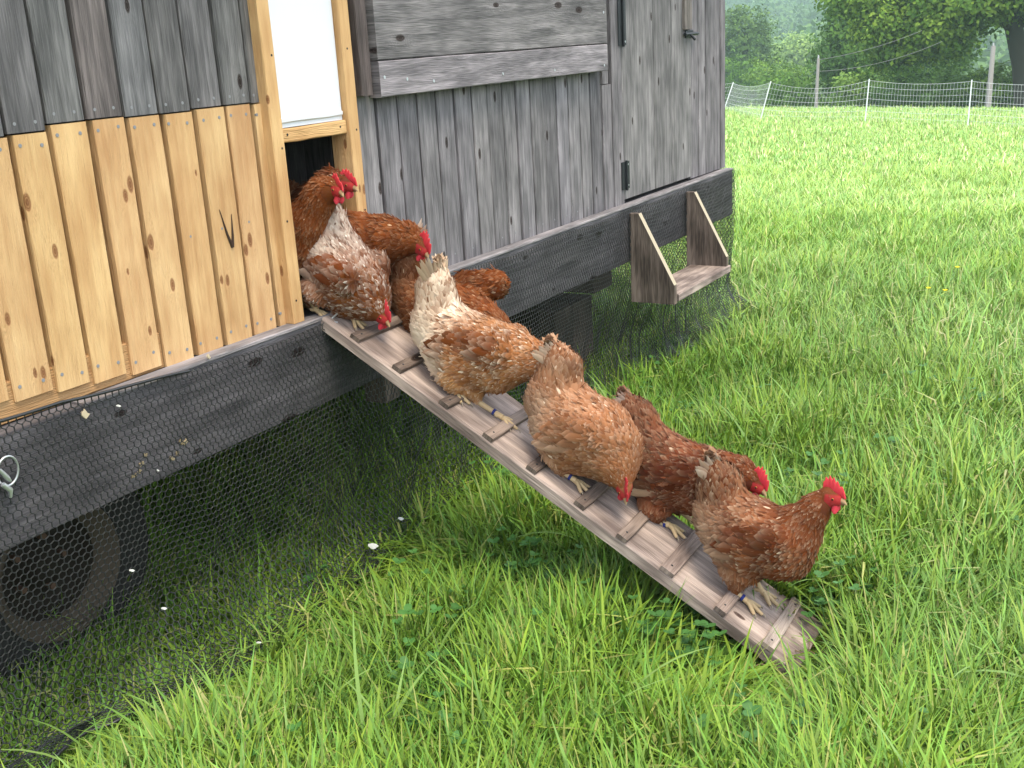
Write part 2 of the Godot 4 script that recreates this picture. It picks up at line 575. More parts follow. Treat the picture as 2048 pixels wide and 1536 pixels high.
	wheel(c, Vector3(1.74, 0.33, -2.60))
	wheel(c, Vector3(4.20, 0.34, -2.74))
	mb = MB.new()
	for z in [-2.9, -3.6, -4.2]:
		box(mb, Vector3(0.92, 0.70, z - 0.05), Vector3(6.04, 0.842, z), g3(0.4))
	put(mb, "joist", M.brown, c)
	# far side skirt boards
	for k in 3:
		mb = MB.new()
		box(mb, Vector3(0.92, 0.02 + k * 0.205, -4.55), Vector3(4.3, 0.22 + k * 0.205, -4.52), g3(0.5))
		put(mb, "skirt_board", M.brown, c)

func door_board(x0: float, x1: float, t: float) -> MB:
	var mb := MB.new()
	box(mb, Vector3(x0, 0.915, -2.222), Vector3(x1, 2.45, -2.190), Color(t, t, t * 0.98))
	return mb

func wheel(c: Node3D, at: Vector3) -> void:
	var mb := MB.new()
	# tyre: a lathe about the axle (z)
	var prof := [Vector2(0.19, -0.07), Vector2(0.24, -0.085), Vector2(0.29, -0.085), Vector2(0.318, -0.06), Vector2(0.322, 0.0), Vector2(0.318, 0.06), Vector2(0.29, 0.085), Vector2(0.24, 0.085), Vector2(0.19, 0.07)]
	mb = lathe(prof, at, g3(1.0))
	var w := put(mb, "wheel", M.rubber, c)
	var rim := [Vector2(0.002, 0.02), Vector2(0.045, 0.02), Vector2(0.05, -0.03), Vector2(0.125, -0.045), Vector2(0.15, 0.02), Vector2(0.165, 0.05), Vector2(0.185, 0.06), Vector2(0.192, 0.085), Vector2(0.200, 0.075)]
	var hub := rim.slice(0, 5)
	put(lathe(rim.slice(4), at, Color(0.075, 0.06, 0.045)), "rim", M.plain, w)
	put(lathe(hub, at, Color(0.022, 0.018, 0.015)), "hub", M.plain, w)
	for k in 5:
		var a := TAU * k / 5.0
		mb = MB.new()
		mb.tube(PackedVector3Array([at + Vector3(cos(a) * 0.08, sin(a) * 0.08, -0.04), at + Vector3(cos(a) * 0.08, sin(a) * 0.08, -0.01)]), PackedFloat32Array([0.01, 0.01]), 6, Color(0.1, 0.06, 0.04))
		put(mb, "wheel_nut", M.plain, w)

func lathe(prof: Array, at: Vector3, col: Color) -> MB:
	var mb := MB.new()
	var cols := 40
	var p := PackedVector3Array()
	for q in prof:
		for j in cols:
			var a := TAU * j / cols
			p.append(at + Vector3(cos(a) * q.x, sin(a) * q.x, q.y))
	mb.grid(p, prof.size(), cols, PackedColorArray([col]), true)
	return mb

# ------------------------------------------------ black hexagonal netting hung on the sill
var nzA: FastNoiseLite
var nzB: FastNoiseLite
const HEM := [[0.9, -2.12], [1.45, -2.12], [1.7, -2.04], [2.0, -2.0], [2.2, -2.0], [2.5, -2.06], [2.9, -2.12], [3.4, -2.13], [4.2, -2.10], [5.0, -2.08], [5.8, -1.98], [6.12, -1.9]]

func hem_z(x: float) -> float:
	for i in HEM.size() - 1:
		if x < HEM[i + 1][0]:
			return lerpf(HEM[i][1], HEM[i + 1][1], clampf((x - HEM[i][0]) / (HEM[i + 1][0] - HEM[i][0]), 0.0, 1.0))
	return HEM[HEM.size() - 1][1]

# u runs along the wall (then round the corner), v runs down from the sill in metres
func net_at(u: float, v: float) -> Vector3:
	var x := minf(u, 6.11)
	var lum := nzA.get_noise_2d(u * 2.2, v * 2.0)
	var rip := nzB.get_noise_2d(u * 7.0 + v * 3.0, v * 2.5)
	var du := 0.010 * nzB.get_noise_2d(u * 3.0 + 30.0, v * 3.0)
	var dv := 0.012 * nzA.get_noise_2d(u * 2.0 + 70.0, v * 2.0 + 9.0)
	# sag of the top edge between its fixings
	var top := 0.880 - 0.006 * (1.0 + sin(u * 9.0))
	top += 0.05 * clampf((1.95 - u) / 0.4, 0.0, 1.0)
	var y: float
	var off: float
	if v < 0.25:
		y = top - v
		off = 0.006 + 0.004 * (rip + 1.0) * smoothstep(0.0, 0.06, v)
	else:
		var w := v - 0.25
		var hz := hem_z(x) + 2.145
		var fl := smoothstep(0.34, 0.74, w)
		y = top - 0.25 - w
		var floor_y := 0.075 + 0.035 * lum + 0.03 * rip
		var low := top - 0.25 - 0.50 - (w - 0.50) * 0.25
		y = lerpf(y, maxf(low, floor_y), smoothstep(0.40, 0.62, w))
		y = maxf(y, floor_y)
		off = 0.008 + 0.035 * smoothstep(0.0, 0.4, w) * (lum * 0.8 + rip * 0.5) - 0.03 * smoothstep(0.05, 0.35, w) * (1.0 - fl) + hz * fl
	var p := Vector3(x + du, y + dv * smoothstep(0.02, 0.2, v), -2.148 + off)
	if u > 6.11:
		p = Vector3(6.112 + off, p.y, -2.148 - (u - 6.11) + du)
	return p

func netting() -> void:
	nzA = noise(71, 1.0, 2)
	nzB = noise(72, 1.0, 2)
	var t := thing("netting_skirt", "black plastic hexagon netting hung as a skirt under the coop wall", "netting", Vector3.ZERO)
	var pit := 0.0098
	var row := 0.0172
	var nu := int((7.6 - 1.0) / pit)
	var nv := int(1.02 / row)
	var pts := PackedVector3Array()
	for j in nv:
		for i in nu:
			var z := 0.0028 if (i + j) & 1 == 1 else -0.0028
			pts.append(net_at(1.0 + i * pit, j * row + z))
	var mb := MB.new()
	var wire := 0.0015
	for j in nv:
		for i in nu:
			var a := pts[j * nu + i]
			if i + 1 < nu:
				strand(mb, a, pts[j * nu + i + 1], wire)
			if j + 1 < nv and (i + j) & 1 == 1:
				strand(mb, a, pts[(j + 1) * nu + i], wire * 1.3)
	put(mb, "mesh", M.plastic, t)
	# top hem: a flat strap at the left, and the heavier bottom hem
	mb = MB.new()
	var strap := PackedVector3Array()
	var rad := PackedFloat32Array()
	for k in 40:
		strap.append(net_at(1.0 + k * 0.024, -0.002) + Vector3(0, 0, 0.004))
		rad.append(0.0042)
	mb.tube(strap, rad, 6, g3(1.0))
	put(mb, "top_hem", M.plastic, t)
	mb = MB.new()
	strap = PackedVector3Array()
	rad = PackedFloat32Array()
	for k in 130:
		strap.append(net_at(1.0 + k * 0.05, 1.01) + Vector3(0, 0.006 + rr(-0.008, 0.008), rr(-0.006, 0.006)))
		rad.append(0.0052)
	mb.tube(strap, rad, 6, g3(1.0))
	put(mb, "bottom_hem", M.plastic, t)

func strand(mb: MB, a: Vector3, b: Vector3, r: float) -> void:
	var t := (b - a).normalized()
	var u := t.cross(Vector3(0.31, 0.2, 0.93)).normalized()
	var w := t.cross(u)
	var s := mb.v.size()
	for e in 2:
		var p := a if e == 0 else b
		for k in 3:
			var d := u if k == 0 else (u * -0.5 + w * 0.866 if k == 1 else u * -0.5 - w * 0.866)
			mb.v.append(p + d * r)
			mb.n.append(d)
			mb.c.append(Color.WHITE)
			mb.uv.append(Vector2.ZERO)
	for k in 3:
		var k2 := (k + 1) % 3
		mb.ix.append(s + k); mb.ix.append(s + 3 + k); mb.ix.append(s + k2)
		mb.ix.append(s + k2); mb.ix.append(s + 3 + k); mb.ix.append(s + 3 + k2)

# ------------------------------------------------ ramp and hanging step
const RTOP := Vector3(2.622, 0.895, -2.148)
const RDIR := Vector3(0.0, -0.5039, 0.8638)
const RNRM := Vector3(0.0, 0.8638, 0.5039)

func on_ramp(s: float, x: float) -> Vector3:
	return Vector3(x + 0.014 * s, RTOP.y, RTOP.z) + RDIR * s

func ramp() -> void:
	var t := thing("ramp", "worn grey wooden chicken ramp with cross cleats leading down into the grass", "ramp", Vector3.ZERO)
	var mb := MB.new()
	# plank: length along the ramp, front face up
	var xf := Transform3D(Basis(RNRM.cross(RDIR) * -1.0, RDIR, RNRM), RTOP + Vector3(0, 0, 0))
	var along := (RDIR + Vector3(0.014, 0, 0)).normalized()
	xf.basis = Basis(along.cross(RNRM), along, RNRM)
	plank(mb, xf, 1.665, 0.268, 0.036, Color(1.0, 0.96, 0.95), 0.002, 0.005)
	put(mb, "plank", M.ramp, t)
	var ss := [0.125, 0.287, 0.47, 0.63, 0.785, 0.955, 1.10, 1.25, 1.425, 1.57]
	for i in ss.size():
		var s: float = ss[i]
		mb = MB.new()
		var far := i == 9
		var wd := 0.262 if i < 6 else 0.268
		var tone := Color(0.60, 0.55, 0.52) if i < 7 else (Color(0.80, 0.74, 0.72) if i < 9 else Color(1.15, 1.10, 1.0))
		var cx := RTOP.x + rr(-0.004, 0.004)
		var ax := (Vector3(1, 0, 0) + RDIR * rr(-0.025, 0.025)).normalized()
		var bz := ax.cross(RNRM)
		var org := on_ramp(s, cx) - ax * wd / 2 + RNRM * 0.0145
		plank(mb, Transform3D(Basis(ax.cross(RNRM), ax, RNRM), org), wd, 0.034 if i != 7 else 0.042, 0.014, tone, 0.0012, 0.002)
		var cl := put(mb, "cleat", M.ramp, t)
		for k in 2:
			var nn := put(nail_mesh, "nail", M.black_metal, cl)
			nn.transform = Transform3D(Basis(Vector3(1, 0, 0), RDIR * -1.0, RNRM), org + ax * (0.03 if k == 0 else wd - 0.03) + RNRM * 0.0002)
			nn.scale = Vector3(0.8, 0.8, 0.8)
	# two wire hooks that hold the ramp on the sill
	for x in [2.512, 2.735]:
		mb = MB.new()
		var pt := PackedVector3Array()
		var rd := PackedFloat32Array()
		for k in 22:
			var q := k / 21.0
			var a := q * 5.2
			var w := Vector3(x + 0.010 * sin(a * 1.0) + q * 0.012, 0.922 - q * 0.05 + 0.006 * cos(a), -2.13 + 0.014 * sin(a * 1.3) + q * 0.012)
			pt.append(w)
			rd.append(0.0028)
		mb.tube(pt, rd, 7, g3(1.0))
		put(mb, "hook", M.metal, t)

func step() -> void:
	var t := thing("hanging_step", "brown wooden step hung on the sill below the coop door", "step", Vector3.ZERO)
	for x in [4.68, 5.375]:
		var mb := MB.new()
		var z0 := -2.142
		var pr := [Vector2(z0, 0.445), Vector2(z0, 0.860), Vector2(z0 + 0.045, 0.860), Vector2(z0 + 0.215, 0.535), Vector2(z0 + 0.215, 0.445)]
		var w := 0.032
		for k in 5:
			var a: Vector2 = pr[k]
			var b: Vector2 = pr[(k + 1) % 5]
			var mid := Vector2(z0 + 0.08, 0.60)
			var o := (a + b) / 2 - mid
			if k == 2:
				continue
			mb.quad(Vector3(x, a.y, a.x), Vector3(x + w, a.y, a.x), Vector3(x + w, b.y, b.x), Vector3(x, b.y, b.x), g3(1.0), Vector3(0, o.y, o.x), Vector2(a.x * 2, a.y / 2), Vector2(a.x * 2 + 0.06, a.y / 2), Vector2(b.x * 2 + 0.06, b.y / 2), Vector2(b.x * 2, b.y / 2))
		for e in 2:
			var xx: float = x + w * e
			var o := Vector3(-1 if e == 0 else 1, 0, 0)
			var q := []
			for k in 5:
				q.append(Vector3(xx, pr[k].y, pr[k].x))
			var uvs := []
			for k in 5:
				uvs.append(Vector2(pr[k].x * 2 + e * 0.3, pr[k].y / 2))
			mb.quad(q[0], q[1], q[2], q[3], g3(1.0), o, uvs[0], uvs[1], uvs[2], uvs[3])
			mb.quad(q[0], q[3], q[4], q[0].lerp(q[4], 0.5), g3(1.0), o, uvs[0], uvs[3], uvs[4], uvs[0])
		var br := put(mb, "bracket", M.brown, t)
		mb = MB.new()
		var e0: Vector2 = pr[2]
		var e1: Vector2 = pr[3]
		mb.quad(Vector3(x, e0.y, e0.x), Vector3(x + w, e0.y, e0.x), Vector3(x + w, e1.y, e1.x), Vector3(x, e1.y, e1.x), Color(0.40, 0.34, 0.25), Vector3(0, 1, 1), Vector2(0, 0), Vector2(0.06, 0), Vector2(0.06, 0.17), Vector2(0, 0.17))
		put(mb, "sawn_edge", M.bare, br)
	var mb2 := MB.new()
	box(mb2, Vector3(4.714, 0.452, -2.12), Vector3(5.415, 0.486, -1.918), Color(0.95, 0.92, 0.92))
	put(mb2, "tread", M.ramp, t)

# ------------------------------------------------ hens
# a limb: two ends, two radii, sideways squash, what grows on it
class Limb:
	var a: Vector3
	var b: Vector3
	var ra: float
	var rb: float
	var sx: float
	var kind: String
	func _init(a_: Vector3, b_: Vector3, ra_: float, rb_: float, sx_: float, kind_: String) -> void:
		a = a_
		b = b_
		ra = ra_
		rb = rb_
		sx = sx_
		kind = kind_
	func dist(p: Vector3) -> float:
		var q := Vector3((p.x - a.x) / sx, p.y - a.y, p.z - a.z)
		var ab := Vector3((b.x - a.x) / sx, b.y - a.y, b.z - a.z)
		var h := clampf(q.dot(ab) / maxf(ab.length_squared(), 1e-9), 0.0, 1.0)
		return (q - ab * h).length() - lerpf(ra, rb, h)

func field(limbs: Array, p: Vector3, k: float) -> float:
	var d := 1e9
	for l in limbs:
		var e: float = l.dist(p)
		var h := maxf(k - absf(d - e), 0.0) / k
		d = minf(d, e) - h * h * k * 0.25
	return d

func slope(limbs: Array, p: Vector3, k: float) -> Vector3:
	var e := 0.002
	return Vector3(field(limbs, p + Vector3(e, 0, 0), k) - field(limbs, p - Vector3(e, 0, 0), k), field(limbs, p + Vector3(0, e, 0), k) - field(limbs, p - Vector3(0, e, 0), k), field(limbs, p + Vector3(0, 0, e), k) - field(limbs, p - Vector3(0, 0, e), k)).normalized()

# surface nets over the smooth union of the limbs: [points, quads as fours of indices facing out]
func nets(limbs: Array, cell: float, k: float) -> Array:
	var lo := Vector3(1e9, 1e9, 1e9)
	var hi := -lo
	for l in limbs:
		for e in 2:
			var p: Vector3 = l.a if e == 0 else l.b
			var r: float = (l.ra if e == 0 else l.rb) + cell * 3.0
			lo = lo.min(p - Vector3(r, r, r))
			hi = hi.max(p + Vector3(r, r, r))
	var n := Vector3i(((hi - lo) / cell).ceil()) + Vector3i(2, 2, 2)
	var B := 4
	n = Vector3i((n.x / B + 1) * B, (n.y / B + 1) * B, (n.z / B + 1) * B)
	var val := PackedFloat32Array()
	val.resize(n.x * n.y * n.z)
	for bz in n.z / B:
		for by in n.y / B:
			for bx in n.x / B:
				var c := lo + Vector3(bx * B + 1.5, by * B + 1.5, bz * B + 1.5) * cell
				var d := field(limbs, c, k)
				var far := absf(d) > cell * 6.5
				for z in B:
					for y in B:
						var at := ((bz * B + z) * n.y + by * B + y) * n.x + bx * B
						for x in B:
							val[at + x] = d if far else field(limbs, lo + Vector3(bx * B + x, by * B + y, bz * B + z) * cell, k)
	var pts := PackedVector3Array()
	var idx := {}
	var nx := n.x
	var nxy := n.x * n.y
	var off := [0, 1, nx, nx + 1, nxy, nxy + 1, nxy + nx, nxy + nx + 1]
	var edges := [[0, 1], [2, 3], [4, 5], [6, 7], [0, 2], [1, 3], [4, 6], [5, 7], [0, 4], [1, 5], [2, 6], [3, 7]]
	for z in n.z - 1:
		for y in n.y - 1:
			for x in nx - 1:
				var at := z * nxy + y * nx + x
				var v0 := val[at]
				if absf(v0) > cell * 3.5:
					continue
				var m := 0
				for q in 8:
					if val[at + off[q]] < 0.0:
						m |= 1 << q
				if m == 0 or m == 255:
					continue
				var s := Vector3.ZERO
				var cnt := 0
				for e in edges:
					var va := val[at + off[e[0]]]
					var vb := val[at + off[e[1]]]
					if (va < 0.0) != (vb < 0.0):
						var t := va / (va - vb)
						var pa := Vector3(e[0] & 1, (e[0] >> 1) & 1, e[0] >> 2)
						var pb := Vector3(e[1] & 1, (e[1] >> 1) & 1, e[1] >> 2)
						s += pa.lerp(pb, t)
						cnt += 1
				idx[at] = pts.size()
				pts.append(lo + (Vector3(x, y, z) + s / cnt) * cell)
	var quads := PackedInt32Array()
	var step_ := [1, nx, nxy]
	var side1 := [nx, nxy, 1]
	var side2 := [nxy, 1, nx]
	for at in idx:
		for ax in 3:
			var va := val[at]
			var vb := val[at + step_[ax]]
			if (va < 0.0) == (vb < 0.0):
				continue
			var i1: int = at - side1[ax]
			var i2: int = at - side2[ax]
			var i3: int = i1 - side2[ax]
			if not (idx.has(i1) and idx.has(i2) and idx.has(i3)):
				continue
			if va < 0.0:
				quads.append_array(PackedInt32Array([idx[at], idx[i1], idx[i3], idx[i2]]))
			else:
				quads.append_array(PackedInt32Array([idx[at], idx[i2], idx[i3], idx[i1]]))
	return [pts, quads]

# adds a nets() result to a mesh builder with smooth normals; `tint` gives each point its colour
func add_nets(mb: MB, net: Array, cols: PackedColorArray) -> PackedVector3Array:
	var pts: PackedVector3Array = net[0]
	var q: PackedInt32Array = net[1]
	var nn := PackedVector3Array()
	nn.resize(pts.size())
	var s := mb.v.size()
	for f in range(0, q.size(), 4):
		var fn := (pts[q[f + 2]] - pts[q[f]]).cross(pts[q[f + 3]] - pts[q[f + 1]])
		for k in 4:
			nn[q[f + k]] += fn
	for k in pts.size():
		nn[k] = nn[k].normalized()
		mb.v.append(pts[k])
		mb.n.append(nn[k])
		mb.c.append(cols[k])
		mb.uv.append(Vector2.ZERO)
	for f in range(0, q.size(), 4):
		mb.ix.append(s + q[f]); mb.ix.append(s + q[f + 2]); mb.ix.append(s + q[f + 1])
		mb.ix.append(s + q[f]); mb.ix.append(s + q[f + 3]); mb.ix.append(s + q[f + 2])
	return nn

# one feather: root, way it points, outward normal, length, width, lift, colours
func feather(mb: MB, p: Vector3, t: Vector3, n: Vector3, L: float, w: float, lift: float, cb: Color, ce: Color, shaft: float, tip := 0.30) -> void:
	var s := n.cross(t).normalized()
	var ls := [0.0, 0.38, 0.74, 1.0]
	var hw := [0.5, 1.0, 0.86, tip]
	var at := mb.v.size()
	for i in 4:
		var l: float = ls[i]
		for k in 3:
			var cc := float(k - 1)
			var dl := 0.0 if k == 1 or i < 3 else -0.10
			mb.v.append(p + t * (l + dl) * L + n * (lift * L * l * (1.0 - 0.45 * l)) + s * (hw[i] * w * 0.5 * cc) - n * (absf(cc) * w * 0.10))
			mb.n.append((n + s * cc * 0.28 - t * lift * 0.4).normalized())
			var c := cb.lerp(ce, (0.0 if i < 2 else (0.35 if i == 2 else 0.95)) if k == 1 else (0.25 if i < 2 else (0.6 if i == 2 else 1.0)))
			if k == 1 and shaft > 0.0:
				c = c.lerp(ce * 1.1, shaft * (1.0 - l * 0.5))
			mb.c.append(c)
			mb.uv.append(Vector2(k * 0.5, l))
	for i in 3:
		for k in 2:
			var a := at + i * 3 + k
			mb.ix.append(a); mb.ix.append(a + 1); mb.ix.append(a + 3)
			mb.ix.append(a + 1); mb.ix.append(a + 4); mb.ix.append(a + 3)

# cfg: x; foot [z, y]; spine [[z, y, r, dx]...] tail to neck; head [z, y, dx]; look [yaw, pitch]; tail [base z, y, tip z, y];
# legs [[hip z, y, hock z, y, foot z, y, dx]...]; wing [shoulder z, y, tip z, y]; pal
func hen(cfg: Dictionary) -> Node3D:
	rng.seed = int(cfg.seed)
	var o := Vector3(cfg.x, cfg.foot[1], cfg.foot[0])
	var root := thing("hen", cfg.label, "hen", o, "red hens leaving the coop")
	var pal: Dictionary = cfg.pal
	var K := 0.035
	var limbs := []
	var sp: Array = cfg.spine
	for q in sp:
		q[2] -= 0.007 if q[2] > 0.05 else 0.003
	var bodyn: int = cfg.get("bodyn", 3)
	for i in sp.size() - 1:
		var a: Array = sp[i]
		var b: Array = sp[i + 1]
		var kind := "body" if i + 1 < bodyn else ("shoulder" if i + 1 == bodyn else "neck")
		limbs.append(Limb.new(Vector3(a[3], a[1] - o.y, a[0] - o.z), Vector3(b[3], b[1] - o.y, b[0] - o.z), a[2], b[2], 0.80 if i < bodyn else 0.88, kind))
	var hd: Array = cfg.head
	var hp := Vector3(hd[2], hd[1] - o.y, hd[0] - o.z)
	var tl: Array = cfg.tail
	var tb := Vector3(tl[4] if tl.size() > 4 else 0.0, tl[1] - o.y, tl[0] - o.z)
	var tt := Vector3(tl[5] if tl.size() > 5 else tb.x, tl[3] - o.y, tl[2] - o.z)
	limbs.append(Limb.new(tb.lerp(tt, 0.62), tb, 0.020, 0.056, 0.62, "tail"))
	limbs.append(Limb.new(tb, limbs[0].a, 0.056, sp[0][2] * 0.95, 0.78, "body"))
	if cfg.has("open_wing"):
		limbs.append(Limb.new(cfg.open_wing[0] - o, cfg.open_wing[1] - o, 0.050, 0.045, 0.7, "spread"))
	for l in cfg.legs:
		var hip := Vector3(l[6], l[1] - o.y, l[0] - o.z)
		var hk := Vector3(l[6] * 1.05, l[3] - o.y, l[2] - o.z)
		limbs.append(Limb.new(hk.lerp(hip, 0.12), hip, 0.013, 0.045, 0.85, "thigh"))
	var wg: Array = cfg.wing
	var wx: float = cfg.get("wx", 0.062)
	for s in [-1.0, 1.0]:
		limbs.append(Limb.new(Vector3(wx * 0.72 * s + sp[0][3], wg[3] - o.y, wg[2] - o.z), Vector3(wx * s + sp[2][3], wg[1] - o.y, wg[0] - o.z), 0.020, 0.040, 0.55, "wing"))
	# head frame
	var yaw := deg_to_rad(cfg.look[0])
	var pit := deg_to_rad(cfg.look[1])
	var roll := deg_to_rad(cfg.look[2] if cfg.look.size() > 2 else 0.0)
	var hb := Basis(Vector3.UP, yaw) * Basis(Vector3.RIGHT, pit) * Basis(Vector3.BACK, roll)
	var hx := hb.x
	var hu := hb.y
	var hf := hb.z
	var neck_end := Vector3(sp[sp.size() - 1][3], sp[sp.size() - 1][1] - o.y, sp[sp.size() - 1][0] - o.z)
	var headl := [Limb.new(neck_end, hp - hf * 0.008, sp[sp.size() - 1][2], 0.0225, 0.9, "neck"),
		Limb.new(hp - hf * 0.008 + hu * 0.002, hp + hf * 0.016 - hu * 0.001, 0.0225, 0.0150, 0.86, "head"),
		Limb.new(hp + hf * 0.004 - hu * 0.010, hp + hf * 0.016 - hu * 0.008, 0.013, 0.010, 1.0, "head")]
	limbs.append(Limb.new(neck_end, hp - hf * 0.008, sp[sp.size() - 1][2], 0.021, 0.9, "neck"))
	var all := limbs
	var body := MB.new()
	var net := nets(all, 0.0085, K)
	var pts: PackedVector3Array = net[0]
	var cols := PackedColorArray()
	var kinds := PackedInt32Array()
	var vn := noise(int(cfg.seed) + 9, 14.0, 2)
	for p in pts:
		var best := 1e9
		var bi := 0
		for i in all.size():
			var d: float = all[i].dist(p)
			if d < best:
				best = d
				bi = i
		kinds.append(bi)
		cols.append(hen_tone(pal, all[bi].kind, p, o, cfg, 0.5 + 0.5 * vn.get_noise_3dv(p)) * 0.8)
	var nn := add_nets(body, net, cols)
	# the head, on a finer grid, in the same mesh: bare red face, feathered crown
	var hnet := nets(headl, 0.0042, 0.012)
	var hc := PackedColorArray()
	for p in hnet[0]:
		var q: Vector3 = p - hp
		var f := q.dot(hf)
		var u := q.dot(hu)
		var red := smoothstep(-0.012, -0.006, f) * smoothstep(0.016, 0.011, u)
		hc.append((pal.base * 0.9).lerp(Color(0.28, 0.02, 0.022), red))
	add_nets(body, hnet, hc)
	put(body, "body", M.skin, root)
	# plumage: small feathers over the whole skin, flowing tailward
	var plum := MB.new()
	var q: PackedInt32Array = net[1]
	var dens: float = cfg.get("dens", 26000.0)
	for f in range(0, q.size(), 4):
		var a := pts[q[f]]
		var b := pts[q[f + 1]]
		var c := pts[q[f + 2]]
		var d := pts[q[f + 3]]
		var area := (c - a).cross(d - b).length() * 0.5
		var l: Limb = all[kinds[q[f]]]
		var mul := 1.0
		if l.kind == "neck": mul = 2.6
		elif l.kind == "thigh": mul = 1.6
		elif l.kind == "shoulder": mul = 1.35
		var want := area * dens * mul
		var cnt := int(want) + (1 if rng.randf() < want - floorf(want) else 0)
		for k in cnt:
			var fx := rng.randf()
			var fy := rng.randf()
			var p := a.lerp(b, fx).lerp(d.lerp(c, fx), fy)
			if (p - hp).dot(hf) > -0.012 and p.distance_to(hp) < 0.045 and (p - hp).dot(hu) < 0.014:
				continue
			var n := nn[q[f]].lerp(nn[q[f + 2]], (fx + fy) * 0.5).normalized()
			var flow := (l.a - l.b).normalized()
			if l.kind == "thigh":
				flow = (flow + Vector3(0, -0.3, -0.5)).normalized()
			elif l.kind == "tail":
				flow = (l.a - l.b).normalized()
			elif l.kind == "wing":
				flow = (flow + Vector3(0, -0.1, 0)).normalized()
			elif l.kind == "spread":
				flow = (l.b - l.a).normalized()
			var under := clampf(-n.y, 0.0, 1.0)
			flow = (flow + Vector3(rr(-0.16, 0.16), rr(-0.16, 0.16) - under * 0.3, rr(-0.16, 0.16)))
			var t := flow - n * flow.dot(n)
			if t.length() < 0.12:
				t = Vector3(0, -1, 0) - n * -n.y
			t = t.normalized()
			var L := 0.029
			var w := 0.0155
			var lift := rr(0.14, 0.36)
			if l.kind == "neck":
				L = 0.021
				w = 0.0075
			elif l.kind == "thigh":
				L = 0.022
				w = 0.010
				lift = rr(0.2, 0.4)
			elif l.kind == "tail":
				L = 0.040
				w = 0.018
			elif l.kind == "shoulder":
				L = 0.026
				w = 0.0115
			elif l.kind == "wing":
				L = 0.028
				w = 0.0165
			if under > 0.4:
				L *= 0.85
				lift += 0.15
			L *= rr(0.8, 1.2)
			if p.distance_to(hp) < 0.06:
				L *= 0.65
				w *= 0.8
			var base := hen_tone(pal, l.kind, p, o, cfg, 0.5 + 0.5 * vn.get_noise_3dv(p) + rr(-0.22, 0.22))
			var edge := base.lerp(pal.pale, pal.edge * rng.randf() * rng.randf())
			if rng.randf() < pal.fleck * 0.6:
				base = base.lerp(pal.pale, 0.75)
				edge = pal.pale
				L *= 0.8
				w *= 0.5
			var sh: float = pal.shaft * rng.randf() if l.kind in ["neck", "shoulder", "body"] else 0.0
			feather(plum, p + n * rr(0.0, 0.0015), t, n, L, w, lift, base, edge, sh)
	# loose wisps that break the outline
	for f in range(0, q.size(), 4):
		if rng.randf() > 0.16:
			continue
		var l: Limb = all[kinds[q[f]]]
		var p := pts[q[f]]
		if p.distance_to(hp) < 0.05:
			continue
		var n := nn[q[f]]
		var t := ((l.a - l.b).normalized() + Vector3(rr(-0.5, 0.5), rr(-0.6, 0.3), rr(-0.5, 0.5)))
		t = t - n * t.dot(n)
		if t.length() < 0.1:
			continue
		var base := hen_tone(pal, l.kind, p, o, cfg, rng.randf())
		feather(plum, p, t.normalized(), n, rr(0.018, 0.034), rr(0.0025, 0.006), rr(0.35, 0.85), base, base.lerp(pal.pale, 0.4 * rng.randf()), 0.0, 0.2)
	var pm := put(plum, "plumage", M.feather, root)
	pm.set_meta("kind", "stuff")
	# folded wings
	if not cfg.has("open_wing"):
		for s in [-1.0, 1.0]:
			wing(root, all, K, Vector3(sp[2][3], wg[1] - o.y, wg[0] - o.z), Vector3(sp[0][3], wg[3] - o.y, wg[2] - o.z), s, pal, cfg.get("quill", 0.2))
	# tail: two rows of quills that meet like a roof
	var tm := MB.new()
	var td := (tt - tb).normalized()
	var tlen := (tt - tb).length()
	for k in range(-8, 9):
		var side := signf(k) if k != 0 else 1.0
		var ang := 0.055 * k + rr(-0.03, 0.03)
		var dirn := (td.rotated(Vector3.RIGHT, -0.10 * absf(k) + 0.28 + rr(-0.06, 0.06)) + Vector3(ang * 0.9, 0, 0)).normalized()
		var nrm := Vector3(side * 0.86, 0.25, -0.1)
		nrm = (nrm - dirn * nrm.dot(dirn)).normalized()
		var base: Color = pal.tail * rr(0.75, 1.15)
		feather(tm, tb.lerp(tt, 0.12) + Vector3(0.003 * k, 0, 0), dirn, nrm, tlen * rr(0.78, 0.98), rr(0.018, 0.026), 0.05, base, base.lerp(pal.tailtip, rr(0.3, 0.9)), 0.4, rr(0.2, 0.4))
	put(tm, "tail", M.feather, root)
	head_parts(root, hp, hx, hu, hf, cfg)
	for l in cfg.legs:
		if cfg.get("slope", true) and l[4] > -2.13:
			l[5] = RTOP.y - 0.58335 * (l[4] - RTOP.z) + 0.003
		leg(root, Vector3(l[6] * 1.05, l[3] - o.y, l[2] - o.z), Vector3(l[6], l[5] - o.y, l[4] - o.z), cfg.get("slope", true), cfg.get("band", true) and l[6] < 0.0, l[7] if l.size() > 7 else 0.0)
	if cfg.has("turn"):
		root.rotation.y = deg_to_rad(cfg.turn)
	return root

